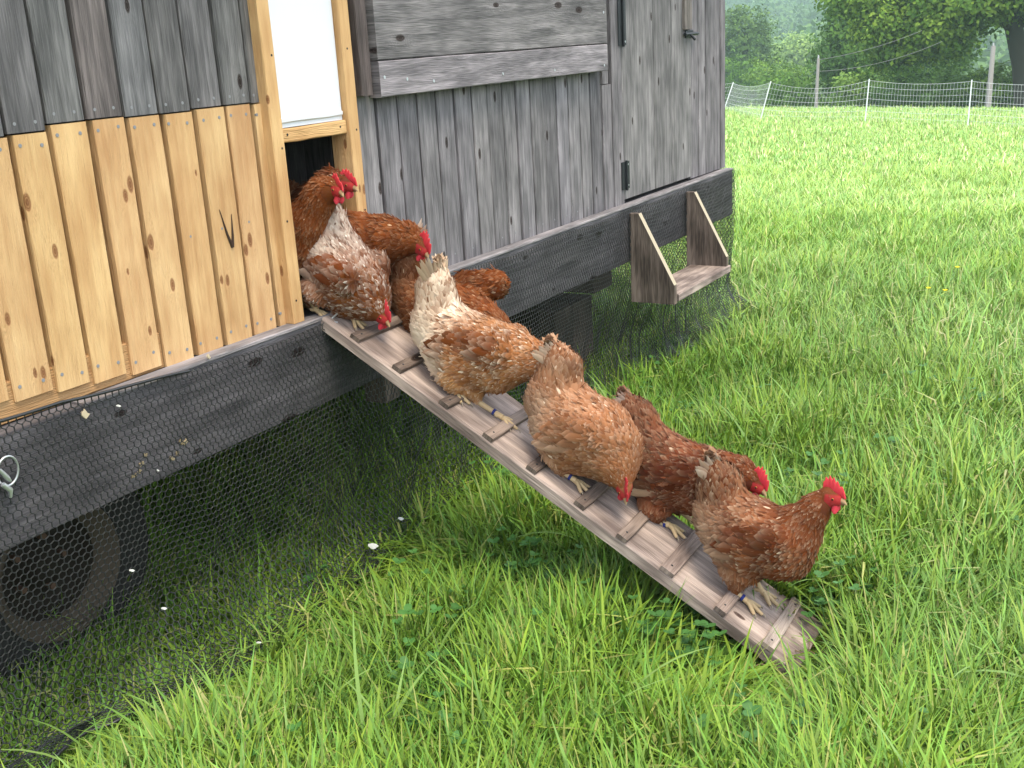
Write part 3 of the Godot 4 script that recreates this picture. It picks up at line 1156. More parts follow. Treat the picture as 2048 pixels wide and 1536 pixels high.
# base colour of the plumage at a place
func hen_tone(pal: Dictionary, kind: String, p: Vector3, o: Vector3, cfg: Dictionary, nz: float) -> Color:
	var c: Color = pal.dark.lerp(pal.base, clampf(nz * 1.5, 0.0, 1.0)).lerp(pal.light, clampf(nz * 1.6 - 0.9, 0.0, 1.0))
	var big := sin(p.z * 41.0 + p.y * 17.0 + cfg.seed) * sin(p.y * 37.0 - p.z * 13.0 + p.x * 29.0)
	c *= 1.0 + 0.22 * big
	if kind == "neck":
		c = c.lerp(pal.neck, 0.6)
	elif kind == "wing":
		c = c.lerp(pal.wing, 0.6)
	elif kind == "thigh":
		c = c.lerp(pal.belly, 0.6)
	elif kind == "tail":
		c = c.lerp(pal.tail, 0.7)
	var sp: Array = cfg.spine
	# pale fluff about the vent and pale saddle where the hen has them
	var rump := Vector3(0, sp[0][1] - o.y - sp[0][2] * 0.9, sp[0][0] - o.z - sp[0][2] * 0.35)
	var f: float = pal.fluff * smoothstep(0.155, 0.06, p.distance_to(rump))
	c = c.lerp(pal.pale, clampf(f * (0.5 + nz * 0.7), 0.0, 0.9))
	var sad := Vector3(0, sp[0][1] - o.y + sp[0][2] * 0.85, sp[0][0] - o.z + 0.02)
	var g: float = pal.saddle * smoothstep(cfg.get("sadr", 0.17), 0.05, p.distance_to(sad))
	c = c.lerp(pal.pale, clampf(g * (nz * 1.5 - 0.1), 0.0, 0.85))
	return c

func wing(root: Node3D, limbs: Array, K: float, sh: Vector3, tip: Vector3, s: float, pal: Dictionary, cfg_quill: float) -> void:
	var mb := MB.new()
	var ax := tip - sh
	var len_ := ax.length()
	ax = ax.normalized()
	var up := Vector3(0, 1, 0)
	up = (up - ax * up.dot(ax)).normalized()
	# rows: [offset up, first, last, count, length at first, length at last, width, droop]
	var rows := [[-0.036, 0.16, 0.80, 9, 0.115, 0.060, 0.028, 0.10], [-0.016, 0.04, 0.74, 10, 0.085, 0.055, 0.030, 0.06], [0.006, -0.02, 0.66, 10, 0.060, 0.046, 0.028, 0.04], [0.024, -0.06, 0.56, 10, 0.044, 0.038, 0.025, 0.02], [0.038, -0.05, 0.45, 9, 0.036, 0.032, 0.022, 0.0]]
	for ri in rows.size():
		var r: Array = rows[ri]
		for k in r[3]:
			var q: float = float(k) / (r[3] - 1)
			var fade := lerpf(r[1], r[2], q)
			var p: Vector3 = sh + ax * len_ * fade + up * (r[0] + rr(-0.003, 0.003))
			# onto the skin, from outside
			var d := 0.16
			var x := s * d + lerpf(sh.x, tip.x, fade)
			for it in 12:
				var e := field(limbs, Vector3(x, p.y, p.z), K)
				x -= s * e * 0.55
			p.x = x + s * (0.003 + 0.0022 * ri)
			var n := slope(limbs, Vector3(x, p.y, p.z), K)
			n = (n + Vector3(s * 0.6, 0.1, 0)).normalized()
			var dirn: Vector3 = (ax - up * (r[7] * (1.0 - q)) + Vector3(rr(-0.04, 0.04), rr(-0.05, 0.05), 0)).normalized()
			dirn = (dirn - n * dirn.dot(n)).normalized()
			var base: Color = pal.wing * rr(0.7, 1.2) if ri > 0 else pal.wing.lerp(pal.quill, cfg_quill) * rr(0.8, 1.1)
			var edge := base.lerp(pal.pale, 0.45 * rng.randf() * pal.edge + (cfg_quill if ri == 0 else 0.0) * pal.edge)
			feather(mb, p, dirn, n, lerpf(r[4], r[5], q) * rr(0.92, 1.08), r[6], 0.05, base, edge, pal.shaft * 0.4, 0.35)
	put(mb, "wing", M.feather, root)

func head_parts(root: Node3D, hp: Vector3, hx: Vector3, hu: Vector3, hf: Vector3, cfg: Dictionary) -> void:
	var mb := MB.new()
	# beak: upper and lower halves, hooked
	var horn := Color(0.22, 0.12, 0.06)
	mb.tube(PackedVector3Array([hp + hf * 0.018 - hu * 0.001, hp + hf * 0.028 - hu * 0.001, hp + hf * 0.037 - hu * 0.004, hp + hf * 0.043 - hu * 0.0085]), PackedFloat32Array([0.0095, 0.0078, 0.0046, 0.0012]), 10, horn, true, Color(0.34, 0.23, 0.13))
	mb.tube(PackedVector3Array([hp + hf * 0.018 - hu * 0.009, hp + hf * 0.028 - hu * 0.0095, hp + hf * 0.037 - hu * 0.0105]), PackedFloat32Array([0.007, 0.005, 0.0015]), 8, horn * 0.85)
	put(mb, "beak", M.plain, root)
	# comb: a serrated blade along the crown
	mb = MB.new()
	var cn := 30
	var ch: float = cfg.get("comb", 0.046)
	var around := 10
	var p := PackedVector3Array()
	var red := PackedColorArray()
	for i in cn:
		var q := i / (cn - 1.0)
		var f := lerpf(0.038, -0.022, q)
		var root_u := 0.006 + 0.012 * sin(q * PI * 0.62) + 0.004 * q
		var env_h := ch * (0.25 + 0.75 * pow(sin(clampf(q * 0.92 + 0.06, 0.0, 1.0) * PI), 0.6))
		var tooth := 0.5 + 0.5 * cos((q * 5.4 + 0.5) * TAU)
		var h := env_h * (0.74 + 0.26 * tooth)
		if i == 0 or i == cn - 1:
			h *= 0.25
		var th := 0.0036
		for j in around:
			var a := TAU * j / around
			var vv := 0.5 - 0.5 * cos(a)
			var side := sin(a) * th * (1.0 - 0.55 * vv)
			p.append(hp + hf * (f - vv * h * 0.22) + hu * (root_u + (vv - 0.12) * h) + hx * (side + 0.002 * sin(q * 9.0 + vv * 2.0)))
			red.append(Color(0.46, 0.030, 0.042).lerp(Color(0.55, 0.045, 0.06), vv))
	mb.grid(p, cn, around, red, true, )
	put(mb, "comb", M.comb, root)
	# wattles, ear lobes, eyes
	for s in [-1.0, 1.0]:
		mb = MB.new()
		var w0: Vector3 = hp + hf * 0.017 - hu * 0.013 + hx * (0.0055 * s)
		mb.tube(PackedVector3Array([w0, w0 - hu * 0.006, w0 - hu * 0.015 + hx * 0.002 * s, w0 - hu * 0.024 + hx * 0.003 * s]), PackedFloat32Array([0.005, 0.0085, 0.0095, 0.004]), 10, Color(0.50, 0.04, 0.06))
		put(mb, "wattle", M.comb, root)
		mb = MB.new()
		var e0: Vector3 = hp - hf * 0.010 - hu * 0.010 + hx * (0.0165 * s)
		mb.tube(PackedVector3Array([e0 + hu * 0.004, e0, e0 - hu * 0.008]), PackedFloat32Array([0.004, 0.0058, 0.003]), 8, Color(0.50, 0.10, 0.10))
		put(mb, "ear_lobe", M.comb, root)
		var em := SphereMesh.new()
		em.radius = 0.0036
		em.height = 0.0072
		em.radial_segments = 12
		em.rings = 6
		var eye := put(em, "eye", M.eye, root)
		eye.position = hp + hf * 0.010 + hu * 0.0035 + hx * (0.0150 * s)
		var pm := SphereMesh.new()
		pm.radius = 0.0026
		pm.height = 0.0052
		pm.radial_segments = 10
		pm.rings = 5
		var pu := put(pm, "pupil", M.pupil, eye)
		pu.position = hx * (0.0026 * s) + hf * 0.0004

func leg(root: Node3D, hock: Vector3, foot: Vector3, slope_: bool, band: bool, turn: float) -> void:
	var fw := RDIR if slope_ else Vector3(0, 0, 1)
	var nr := RNRM if slope_ else Vector3(0, 1, 0)
	fw = fw.rotated(nr, turn)
	var sd := nr.cross(fw).normalized()
	var mb := MB.new()
	var yel := Color(0.45, 0.32, 0.18)
	var an := foot + nr * 0.010
	mb.tube(PackedVector3Array([hock, hock.lerp(an, 0.15), hock.lerp(an, 0.6), an]), PackedFloat32Array([0.0100, 0.0084, 0.0074, 0.0086]), 9, yel, true, Color(0.48, 0.34, 0.19))
	var lg := put(mb, "leg", M.scale, root)
	# three toes forward, one back, each with two bends and a claw
	for k in 4:
		var ang: float = [-0.55, 0.0, 0.55, PI + 0.15][k]
		var L: float = [0.052, 0.064, 0.052, 0.026][k]
		var d := (fw * cos(ang) + sd * sin(ang)).normalized()
		mb = MB.new()
		var q0 := an - nr * 0.001
		mb.tube(PackedVector3Array([q0, q0 + d * L * 0.30 + nr * 0.002, q0 + d * L * 0.62 - nr * 0.0025, q0 + d * L * 0.86 - nr * 0.0045]), PackedFloat32Array([0.0074, 0.0062, 0.0058, 0.0046]), 8, yel, true, yel * 0.95)
		mb.tube(PackedVector3Array([q0 + d * L * 0.84 - nr * 0.003, q0 + d * L * 0.95 - nr * 0.002, q0 + d * L * 1.08 - nr * 0.0085]), PackedFloat32Array([0.0032, 0.0026, 0.0006]), 6, Color(0.25, 0.20, 0.15))
		put(mb, "toe", M.scale, lg)
	if band:
		mb = MB.new()
		var c := hock.lerp(an, 0.66)
		var ax := (an - hock).normalized()
		mb.tube(PackedVector3Array([c - ax * 0.0035, c + ax * 0.0035]), PackedFloat32Array([0.0098, 0.0098]), 12, Color(0.02, 0.03, 0.16))
		put(mb, "leg_band", M.comb, lg)

func palette(base: Color, dark: Color, light: Color, pale: Color, neck: Color, wing_: Color, tail: Color, tailtip: Color, belly: Color, edge: float, fleck: float, shaft: float, fluff: float, saddle: float) -> Dictionary:
	var dk := Color(0.50, 0.425, 0.37)
	base *= dk
	dark *= dk
	light *= dk
	neck *= dk
	wing_ *= dk
	belly *= Color(0.55, 0.50, 0.45)
	tail *= 0.7
	tailtip *= 0.75
	pale *= 0.72
	return {base = base, dark = dark, light = light, pale = pale, neck = neck, wing = wing_, tail = tail, tailtip = tailtip, belly = belly, edge = edge, fleck = fleck, shaft = shaft, fluff = fluff, saddle = saddle, quill = pale.lerp(base, 0.3)}

func hens() -> void:
	M.skin = mat(g3(1.0), 0.75)
	M.feather = mat(g3(1.0), 0.7)
	M.feather.metallic_specular = 0.15
	M.feather.backlight_enabled = true
	M.feather.backlight = Color(0.08, 0.08, 0.08)
	M.comb = mat(g3(1.0), 0.6)
	M.comb.subsurf_scatter_enabled = true
	M.comb.subsurf_scatter_strength = 0.15
	M.scale = mat(g3(1.0), 0.5)
	M.eye = mat(Color(0.30, 0.10, 0.015), 0.1)
	M.pupil = mat(Color(0.005, 0.005, 0.005), 0.08)
	var rust := palette(Color(0.27, 0.085, 0.030), Color(0.13, 0.038, 0.016), Color(0.37, 0.15, 0.06), Color(0.66, 0.48, 0.33), Color(0.24, 0.075, 0.028), Color(0.15, 0.044, 0.017), Color(0.42, 0.24, 0.14), Color(0.62, 0.50, 0.40), Color(0.30, 0.12, 0.05), 0.75, 0.05, 0.35, 0.35, 0.1)
	var darkred := palette(Color(0.22, 0.062, 0.026), Color(0.085, 0.026, 0.014), Color(0.30, 0.11, 0.05), Color(0.60, 0.42, 0.28), Color(0.24, 0.075, 0.03), Color(0.12, 0.034, 0.017), Color(0.38, 0.20, 0.13), Color(0.66, 0.55, 0.46), Color(0.24, 0.085, 0.04), 0.6, 0.03, 0.2, 0.1, 0.1)
	var buff := palette(Color(0.42, 0.19, 0.075), Color(0.28, 0.105, 0.038), Color(0.56, 0.31, 0.15), Color(0.78, 0.64, 0.50), Color(0.44, 0.18, 0.065), Color(0.26, 0.085, 0.026), Color(0.68, 0.47, 0.31), Color(0.86, 0.70, 0.54), Color(0.50, 0.27, 0.115), 0.85, 0.07, 0.3, 1.6, 0.75)
	var sandy := palette(Color(0.40, 0.185, 0.09), Color(0.27, 0.105, 0.048), Color(0.52, 0.29, 0.17), Color(0.70, 0.52, 0.38), Color(0.40, 0.145, 0.05), Color(0.39, 0.18, 0.09), Color(0.48, 0.28, 0.17), Color(0.68, 0.52, 0.40), Color(0.47, 0.26, 0.14), 0.6, 0.06, 0.2, 0.45, 0.1)
	var speck := palette(Color(0.31, 0.105, 0.030), Color(0.15, 0.045, 0.016), Color(0.42, 0.18, 0.06), Color(0.80, 0.68, 0.58), Color(0.34, 0.12, 0.032), Color(0.27, 0.085, 0.026), Color(0.40, 0.22, 0.13), Color(0.70, 0.60, 0.52), Color(0.30, 0.10, 0.03), 1.0, 0.12, 0.9, 0.1, 0.6)
	var chest := palette(Color(0.28, 0.085, 0.026), Color(0.16, 0.045, 0.016), Color(0.36, 0.13, 0.045), Color(0.66, 0.45, 0.28), Color(0.28, 0.088, 0.028), Color(0.22, 0.065, 0.022), Color(0.36, 0.14, 0.06), Color(0.80, 0.66, 0.55), Color(0.26, 0.075, 0.026), 0.5, 0.03, 0.3, 0.1, 0.1)
	for pp in [buff, sandy]:
		for kk in ["base", "light", "neck", "belly", "pale"]:
			pp[kk] = pp[kk] * 1.27
	# the hen at the foot of the ramp
	hen({seed = 101, x = 2.655, foot = [-0.888, 0.150], label = "rust brown hen at the foot of the ramp, head raised and looking ahead", pal = rust,
		spine = [[-0.955, 0.385, 0.082, 0.0], [-0.895, 0.345, 0.112, 0.0], [-0.80, 0.340, 0.094, 0.0], [-0.755, 0.390, 0.060, 0.0], [-0.708, 0.458, 0.033, -0.002]],
		head = [-0.672, 0.493, -0.004], look = [-6, 6], tail = [-0.968, 0.475, -0.996, 0.566], wing = [-0.80, 0.365, -0.965, 0.36],
		legs = [[-0.905, 0.250, -0.912, 0.192, -0.886, 0.156, -0.038], [-0.87, 0.26, -0.885, 0.19, -0.868, 0.146, 0.045]]})
	# the dark hen behind her
	hen({seed = 102, x = 2.745, foot = [-1.13, 0.29], label = "dark red hen on the lower ramp, half hidden behind the lowest hen", quill = 0.7, pal = darkred,
		spine = [[-1.225, 0.515, 0.085, 0.0], [-1.165, 0.455, 0.112, 0.0], [-1.055, 0.440, 0.096, 0.0], [-0.985, 0.470, 0.062, 0.0], [-0.938, 0.480, 0.037, 0.0]],
		head = [-0.900, 0.460, -0.006], look = [-8, 32], tail = [-1.255, 0.600, -1.294, 0.682], wing = [-1.06, 0.475, -1.27, 0.455],
		legs = [[-1.175, 0.36, -1.175, 0.315, -1.136, 0.305, -0.052], [-1.14, 0.37, -1.145, 0.325, -1.088, 0.277, 0.038]]})
	# the sandy hen whose head hangs down towards us
	hen({seed = 103, x = 2.625, foot = [-1.385, 0.436], label = "sandy buff hen in the middle of the ramp with her head bent down", quill = 0.25, pal = sandy,
		spine = [[-1.440, 0.665, 0.090, 0.0], [-1.385, 0.595, 0.122, 0.0], [-1.300, 0.570, 0.108, -0.01], [-1.262, 0.545, 0.080, -0.02], [-1.240, 0.515, 0.044, -0.034]],
		head = [-1.214, 0.460, -0.052], look = [-52, 55], tail = [-1.425, 0.765, -1.452, 0.848], wing = [-1.30, 0.615, -1.46, 0.61], wx = 0.072,
		legs = [[-1.41, 0.52, -1.415, 0.480, -1.375, 0.438, -0.040], [-1.40, 0.52, -1.395, 0.475, -1.355, 0.425, 0.045]]})
	# the pale buff hen with the white fluff
	hen({seed = 104, x = 2.635, foot = [-1.65, 0.59], label = "large pale buff hen with a white fluffy rump stepping down the upper ramp", pal = buff,
		spine = [[-1.825, 0.850, 0.088, 0.0], [-1.755, 0.795, 0.117, 0.0], [-1.635, 0.780, 0.100, 0.0], [-1.565, 0.785, 0.066, 0.01], [-1.515, 0.770, 0.045, 0.03], [-1.490, 0.745, 0.034, 0.045]],
		head = [-1.470, 0.715, 0.055], look = [12, 50], tail = [-1.830, 0.955, -1.806, 1.066], wing = [-1.60, 0.815, -1.83, 0.845],
		legs = [[-1.715, 0.69, -1.70, 0.640, -1.625, 0.578, -0.015, 0.1], [-1.765, 0.72, -1.785, 0.715, -1.755, 0.648, -0.055, 0.05]]})
	# the hen with the flapping wing
	hen({seed = 105, x = 2.79, foot = [-1.93, 0.755], label = "red hen flapping a raised wing, mostly hidden behind the pale buff hen", pal = chest,
		spine = [[-2.030, 0.905, 0.082, 0.0], [-1.960, 0.850, 0.106, 0.0], [-1.845, 0.835, 0.092, 0.0], [-1.775, 0.84, 0.060, 0.0], [-1.73, 0.82, 0.04, 0.0], [-1.71, 0.80, 0.032, 0.0]],
		head = [-1.69, 0.775, 0.0], look = [10, 40], tail = [-2.035, 0.995, -1.985, 1.125], wing = [-1.85, 0.87, -2.02, 0.89],
		open_wing = [Vector3(2.85, 0.92, -1.87), Vector3(2.88, 0.93, -1.79)],
		legs = [[-1.94, 0.82, -1.94, 0.80, -1.91, 0.752, -0.04], [-1.93, 0.82, -1.96, 0.80, -1.93, 0.764, 0.04]]})
	# the speckled hen stepping out, head down
	hen({seed = 106, x = 2.585, foot = [-2.10, 0.872], label = "brown hen with white speckled back stooping from the sill onto the top of the ramp", pal = speck,
		spine = [[-2.175, 1.085, 0.092, 0.0], [-2.150, 1.020, 0.116, 0.0], [-2.085, 0.968, 0.098, 0.0], [-2.045, 0.945, 0.068, 0.0], [-2.026, 0.930, 0.044, 0.0]],
		head = [-1.990, 0.890, -0.010], look = [-14, 34], tail = [-2.165, 1.155, -2.140, 1.235], wing = [-2.06, 1.015, -2.18, 1.06], wx = 0.085, bodyn = 4, sadr = 0.25,
		legs = [[-2.12, 0.93, -2.125, 0.90, -2.098, 0.873, -0.02, -0.1], [-2.19, 0.96, -2.205, 0.94, -2.185, 0.897, -0.075, 0.2]], band = false})
	# the hen that leans out to the right
	hen({seed = 107, x = 2.735, foot = [-2.20, 0.898], label = "chestnut hen leaning out of the doorway with her head lowered over the ramp", pal = chest, slope = false,
		spine = [[-2.400, 1.10, 0.086, -0.06], [-2.310, 1.085, 0.112, -0.03], [-2.180, 1.070, 0.096, 0.0], [-2.08, 1.085, 0.070, 0.01], [-2.00, 1.088, 0.044, 0.01]],
		head = [-1.950, 1.066, 0.01], look = [-8, 40], tail = [-2.44, 1.19, -2.48, 1.27], wing = [-2.15, 1.10, -2.36, 1.10], wx = 0.068, bodyn = 4,
		legs = [[-2.22, 0.99, -2.22, 0.96, -2.19, 0.898, -0.05], [-2.24, 0.99, -2.24, 0.96, -2.22, 0.898, 0.03]], band = false})
	# the hen looking out past the jamb
	hen({seed = 108, x = 2.535, foot = [-2.30, 0.890], label = "brown hen peering round the left door jamb with pink face and tall comb", pal = chest, slope = false,
		spine = [[-2.470, 1.10, 0.086, 0.04], [-2.380, 1.080, 0.110, 0.02], [-2.27, 1.10, 0.094, 0.0], [-2.205, 1.17, 0.066, 0.0], [-2.150, 1.240, 0.044, 0.0], [-2.125, 1.262, 0.036, 0.0]],
		head = [-2.080, 1.268, -0.002], look = [-24, 14], tail = [-2.50, 1.19, -2.54, 1.27], wing = [-2.27, 1.12, -2.46, 1.12], bodyn = 3, comb = 0.034,
		legs = [[-2.33, 0.99, -2.33, 0.96, -2.30, 0.890, -0.045], [-2.34, 0.99, -2.34, 0.96, -2.32, 0.890, 0.045]], band = false})
	# the hen behind her in the doorway
	hen({seed = 109, x = 2.665, foot = [-2.36, 0.890], label = "dark hen in the doorway behind the peering hen, only back and red comb showing", pal = darkred, slope = false,
		spine = [[-2.52, 1.13, 0.084, 0.0], [-2.43, 1.11, 0.108, 0.0], [-2.33, 1.14, 0.092, 0.0], [-2.27, 1.20, 0.072, 0.0], [-2.205, 1.262, 0.044, 0.0]],
		head = [-2.150, 1.262, 0.0], look = [6, 16], tail = [-2.55, 1.21, -2.60, 1.28], wing = [-2.33, 1.15, -2.50, 1.15], dens = 9000.0, comb = 0.036,
		legs = [[-2.38, 1.0, -2.38, 0.96, -2.36, 0.890, -0.045], [-2.39, 1.0, -2.39, 0.96, -2.37, 0.890, 0.045]], band = false})
	# the one deep inside
	hen({seed = 110, x = 2.79, foot = [-2.62, 0.890], label = "hen standing deep in the dark coop beyond the door opening", pal = darkred, slope = false,
		spine = [[-2.84, 1.14, 0.084, 0.0], [-2.75, 1.11, 0.108, 0.0], [-2.65, 1.13, 0.092, 0.0], [-2.60, 1.20, 0.064, 0.0], [-2.57, 1.27, 0.044, 0.0], [-2.555, 1.30, 0.034, 0.0]],
		head = [-2.535, 1.325, 0.0], look = [-35, 10], tail = [-2.86, 1.23, -2.90, 1.31], wing = [-2.65, 1.15, -2.82, 1.15], dens = 7000.0,
		legs = [[-2.68, 1.0, -2.68, 0.96, -2.65, 0.890, -0.045], [-2.69, 1.0, -2.69, 0.96, -2.66, 0.890, 0.045]], band = false})

# ------------------------------------------------ grass
func blade(mb: MB, p: Vector3, az: float, L: float, w: float, bend: float, kink: float, c0: Color, c1: Color, segs := 5) -> void:
	var d := Vector3(cos(az), 0, sin(az))
	var s := Vector3(-d.z, 0, d.x)
	var ang := rr(0.02, 0.30)
	var at := mb.v.size()
	var q := p
	for i in segs + 1:
		var l := float(i) / segs
		var ww := w * 0.5 * (0.75 + 0.5 * l if l < 0.5 else (1.0 - pow((l - 0.5) * 2.0, 1.8)) + 0.03)
		var t := d * sin(ang) + Vector3(0, cos(ang), 0)
		var n := (d * -cos(ang) + Vector3(0, sin(ang), 0))
		n = (n + Vector3(0, 0.9, 0)).normalized()
		for k in 2:
			mb.v.append(q + s * ww * (1.0 if k == 0 else -1.0))
			mb.n.append(n)
			mb.c.append(c0.lerp(c1, l))
			mb.uv.append(Vector2(k, l))
		q += t * (L / segs)
		ang += bend / segs
		if kink > 0.0 and i == segs / 2:
			ang += kink
	for i in segs:
		var a := at + i * 2
		mb.ix.append(a); mb.ix.append(a + 1); mb.ix.append(a + 2)
		mb.ix.append(a + 1); mb.ix.append(a + 3); mb.ix.append(a + 2)

func tuft(n: int, spread: float, hmin: float, hmax: float, w: float, segs: int, dry: float) -> ArrayMesh:
	var mb := MB.new()
	for k in n:
		var a := rr(0, TAU)
		var r := spread * sqrt(rng.randf())
		var L := rr(hmin, hmax)
		var v := rr(0.7, 1.35)
		var yl := rr(0.8, 1.3)
		var c0 := Color(0.26 * v, 0.285 * v, 0.22 * v)
		var c1 := Color(0.40 * v * yl, 0.40 * v, 0.34 * v / yl)
		if rng.randf() < dry:
			c0 = Color(0.55, 0.36, 0.7)
			c1 = Color(0.95, 0.55, 1.0)
		blade(mb, Vector3(cos(a) * r, -0.01, sin(a) * r), rr(0, TAU), L, w * rr(0.6, 1.3), rr(0.2, 1.7), rr(0.5, 1.3) if rng.randf() < 0.16 else 0.0, c0, c1, segs)
	return mb.mesh()

func scatter(called: String, meshes: Array, material: Material, spots: Array) -> void:
	# spots: [position, scale, tint]; shared out among the meshes
	for m in meshes.size():
		var mine := []
		for k in range(m, spots.size(), meshes.size()):
			mine.append(spots[k])
		var mm := MultiMesh.new()
		mm.transform_format = MultiMesh.TRANSFORM_3D
		mm.use_colors = true
		mm.mesh = meshes[m]
		mm.instance_count = mine.size()
		for k in mine.size():
			var q: Array = mine[k]
			var b := Basis(Vector3.UP, rr(0, TAU)) * Basis(Vector3.RIGHT, rr(-0.22, 0.22)) * Basis(Vector3.BACK, rr(-0.22, 0.22))
			var s: Vector3 = q[1]
			mm.set_instance_transform(k, Transform3D(b.scaled_local(s), q[0]))
			mm.set_instance_color(k, q[2])
		var o := MultiMeshInstance3D.new()
		o.multimesh = mm
		o.material_override = material
		o.name = numbered(called)
		add_child(o, true)
		tag(o, "", "", "", "stuff")

func grass() -> void:
	rng.seed = 9021
	var gm := mat(g3(1.0), 0.5)
	gm.metallic_specular = 0.35
	gm.backlight_enabled = true
	gm.backlight = Color(0.7, 0.7, 0.7)
	M.grass = gm
	var n1 := noise(301, 0.9, 3)
	var n2 := noise(302, 0.22, 2)
	var near := []
	var mid := []
	var far := []
	for k in 3:
		pass
	var meshes_near := []
	for k in 8:
		meshes_near.append(tuft(16, 0.06, 0.09, 0.28, 0.0072, 6, 0.07))
	var meshes_mid := []
	for k in 5:
		meshes_mid.append(tuft(22, 0.10, 0.07, 0.19, 0.0075, 4, 0.06))
	var meshes_far := []
	for k in 4:
		meshes_far.append(tuft(30, 0.26, 0.05, 0.13, 0.012, 3, 0.05))
	var A := Color(0.086, 0.180, 0.026)
	var B := Color(0.145, 0.250, 0.036)
	var C := Color(0.200, 0.310, 0.098)
	for k in 85000:
		# polar about the camera, so that density falls with distance
		var t := 1.2 + 36.0 * pow(rng.randf(), 1.9)
		var ang := rr(-0.62, 0.56)
		var x := t * cos(-0.543 + ang)
		var z := t * sin(-0.543 + ang)
		if x < 0.8:
			continue
		var y := gy(x, z)
		var a := n1.get_noise_2d(x, z)
		var b := n2.get_noise_2d(x, z)
		if Vector2(x, z).distance_to(Vector2(clampf(x, 2.2, 2.72), lerpf(-0.60, -0.74, clampf((x - 2.2) / 0.52, 0.0, 1.0)))) < 0.13:
			if rng.randf() < 0.75:
				continue
		var under := z < -2.25 and x < 6.1 and z > -4.6
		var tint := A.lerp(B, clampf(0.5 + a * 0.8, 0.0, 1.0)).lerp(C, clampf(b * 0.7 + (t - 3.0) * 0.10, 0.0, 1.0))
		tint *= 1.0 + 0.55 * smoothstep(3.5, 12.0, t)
		tint *= rr(0.88, 1.16) / 0.36
		var s := rr(0.75, 1.2) * (1.0 + 0.35 * a)
		# trodden and shorter under the netting and the coop
		var hs := s
		if z < hem_z(x) + 0.03 and x < 6.2:
			hs *= 0.6 if z > -2.3 else 0.8
			tint *= 1.15 if z < -2.3 else 1.05
		elif x < 4.0:
			hs *= lerpf(0.32, 1.0, smoothstep(0.0, 0.36, z - hem_z(x)))
		# by the ramp's lower end it stands round the plank, not through it
		if absf(x - 2.60) < 0.19 and z > -2.1 and z < -0.64:
			hs *= clampf((0.895 - (z + 2.148) * 0.583) / 0.5, 0.04, 0.8)
		if x > 2.1 and x < 2.52 and z > -1.08 and z < -0.58:
			hs *= 0.5
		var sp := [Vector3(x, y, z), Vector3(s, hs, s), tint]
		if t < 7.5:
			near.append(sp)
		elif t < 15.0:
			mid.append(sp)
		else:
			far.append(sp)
	# extra cover close by
	for k in 9000:
		var x := rr(0.9, 5.2)
		var z := rr(-2.6, 1.4)
		if Vector2(x, z).distance_to(Vector2(clampf(x, 2.2, 2.72), lerpf(-0.60, -0.74, clampf((x - 2.2) / 0.52, 0.0, 1.0)))) < 0.13:
			if rng.randf() < 0.75:
				continue
		var a := n1.get_noise_2d(x, z)
		var tint := A.lerp(B, clampf(0.5 + a * 0.8, 0.0, 1.0)) * rr(0.88, 1.18) / 0.36
		var hs := rr(0.7, 1.15) * (1.0 + 0.3 * a)
		if z < hem_z(x) + 0.03:
			hs *= 0.5
		else:
			hs *= lerpf(0.32, 1.0, smoothstep(0.0, 0.36, z - hem_z(x)))
		if absf(x - 2.60) < 0.19 and z > -2.1 and z < -0.64:
			hs *= clampf((0.895 - (z + 2.148) * 0.583) / 0.5, 0.04, 0.8)
		if x > 2.1 and x < 2.52 and z > -1.08 and z < -0.58:
			hs *= 0.5
		near.append([Vector3(x, gy(x, z), z), Vector3(1, hs, 1), tint])
	print("grass ", near.size(), " ", mid.size(), " ", far.size())
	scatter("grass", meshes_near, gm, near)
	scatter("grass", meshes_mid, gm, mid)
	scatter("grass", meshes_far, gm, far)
	# long arching blades that stand out in front
	var long_m := []
	for k in 4:
		var mb := MB.new()
		for j in 2:
			blade(mb, Vector3(rr(-0.03, 0.03), 0, rr(-0.03, 0.03)), rr(0, TAU), rr(0.30, 0.46), 0.009, rr(1.0, 2.2), 0.0, Color(0.7, 0.75, 0.6), Color(1.15, 1.08, 0.95), 9)
		long_m.append(mb.mesh())
	var sp2 := []
	for k in 420:
		var x := rr(1.2, 4.2)
		var z := rr(-2.0, 0.6)
		if x > 2.1 and x < 2.85 and z < -0.5:
			continue
		sp2.append([Vector3(x, gy(x, z), z), Vector3.ONE * rr(0.7, 1.05), A.lerp(C, rng.randf()) * rr(0.95, 1.25)])
	scatter("tall_grass", long_m, gm, sp2)
	# straw and last year's stems lying low
	var st := []
	for k in 4:
		var mb := MB.new()
		for j in 9:
			var L := rr(0.06, 0.2)
			var az := rr(0, TAU)
			var p := Vector3(rr(-0.12, 0.12), rr(0.015, 0.07), rr(-0.12, 0.12))
			var d := Vector3(cos(az), rr(-0.1, 0.25), sin(az))
			mb.tube(PackedVector3Array([p, p + d * L * 0.5 + Vector3(0, 0.01, 0), p + d * L]), PackedFloat32Array([0.0014, 0.0016, 0.0008]), 4, Color(0.9, 0.9, 0.9) * rr(0.5, 1.0), false)
		st.append(mb.mesh())
	var sps := []
	for k in 900:
		var x := rr(1.2, 6.5)
		var z := rr(-2.6, 1.6)
		if n1.get_noise_2d(x * 1.3 + 90.0, z * 1.3) < -0.05:
			continue
		sps.append([Vector3(x, gy(x, z), z), Vector3.ONE, Color(0.36, 0.27, 0.15) * rr(0.7, 1.2)])
	scatter("dead_grass", st, M.plain, sps)
	# clover and broad dandelion leaves low in the grass
	var cl := []
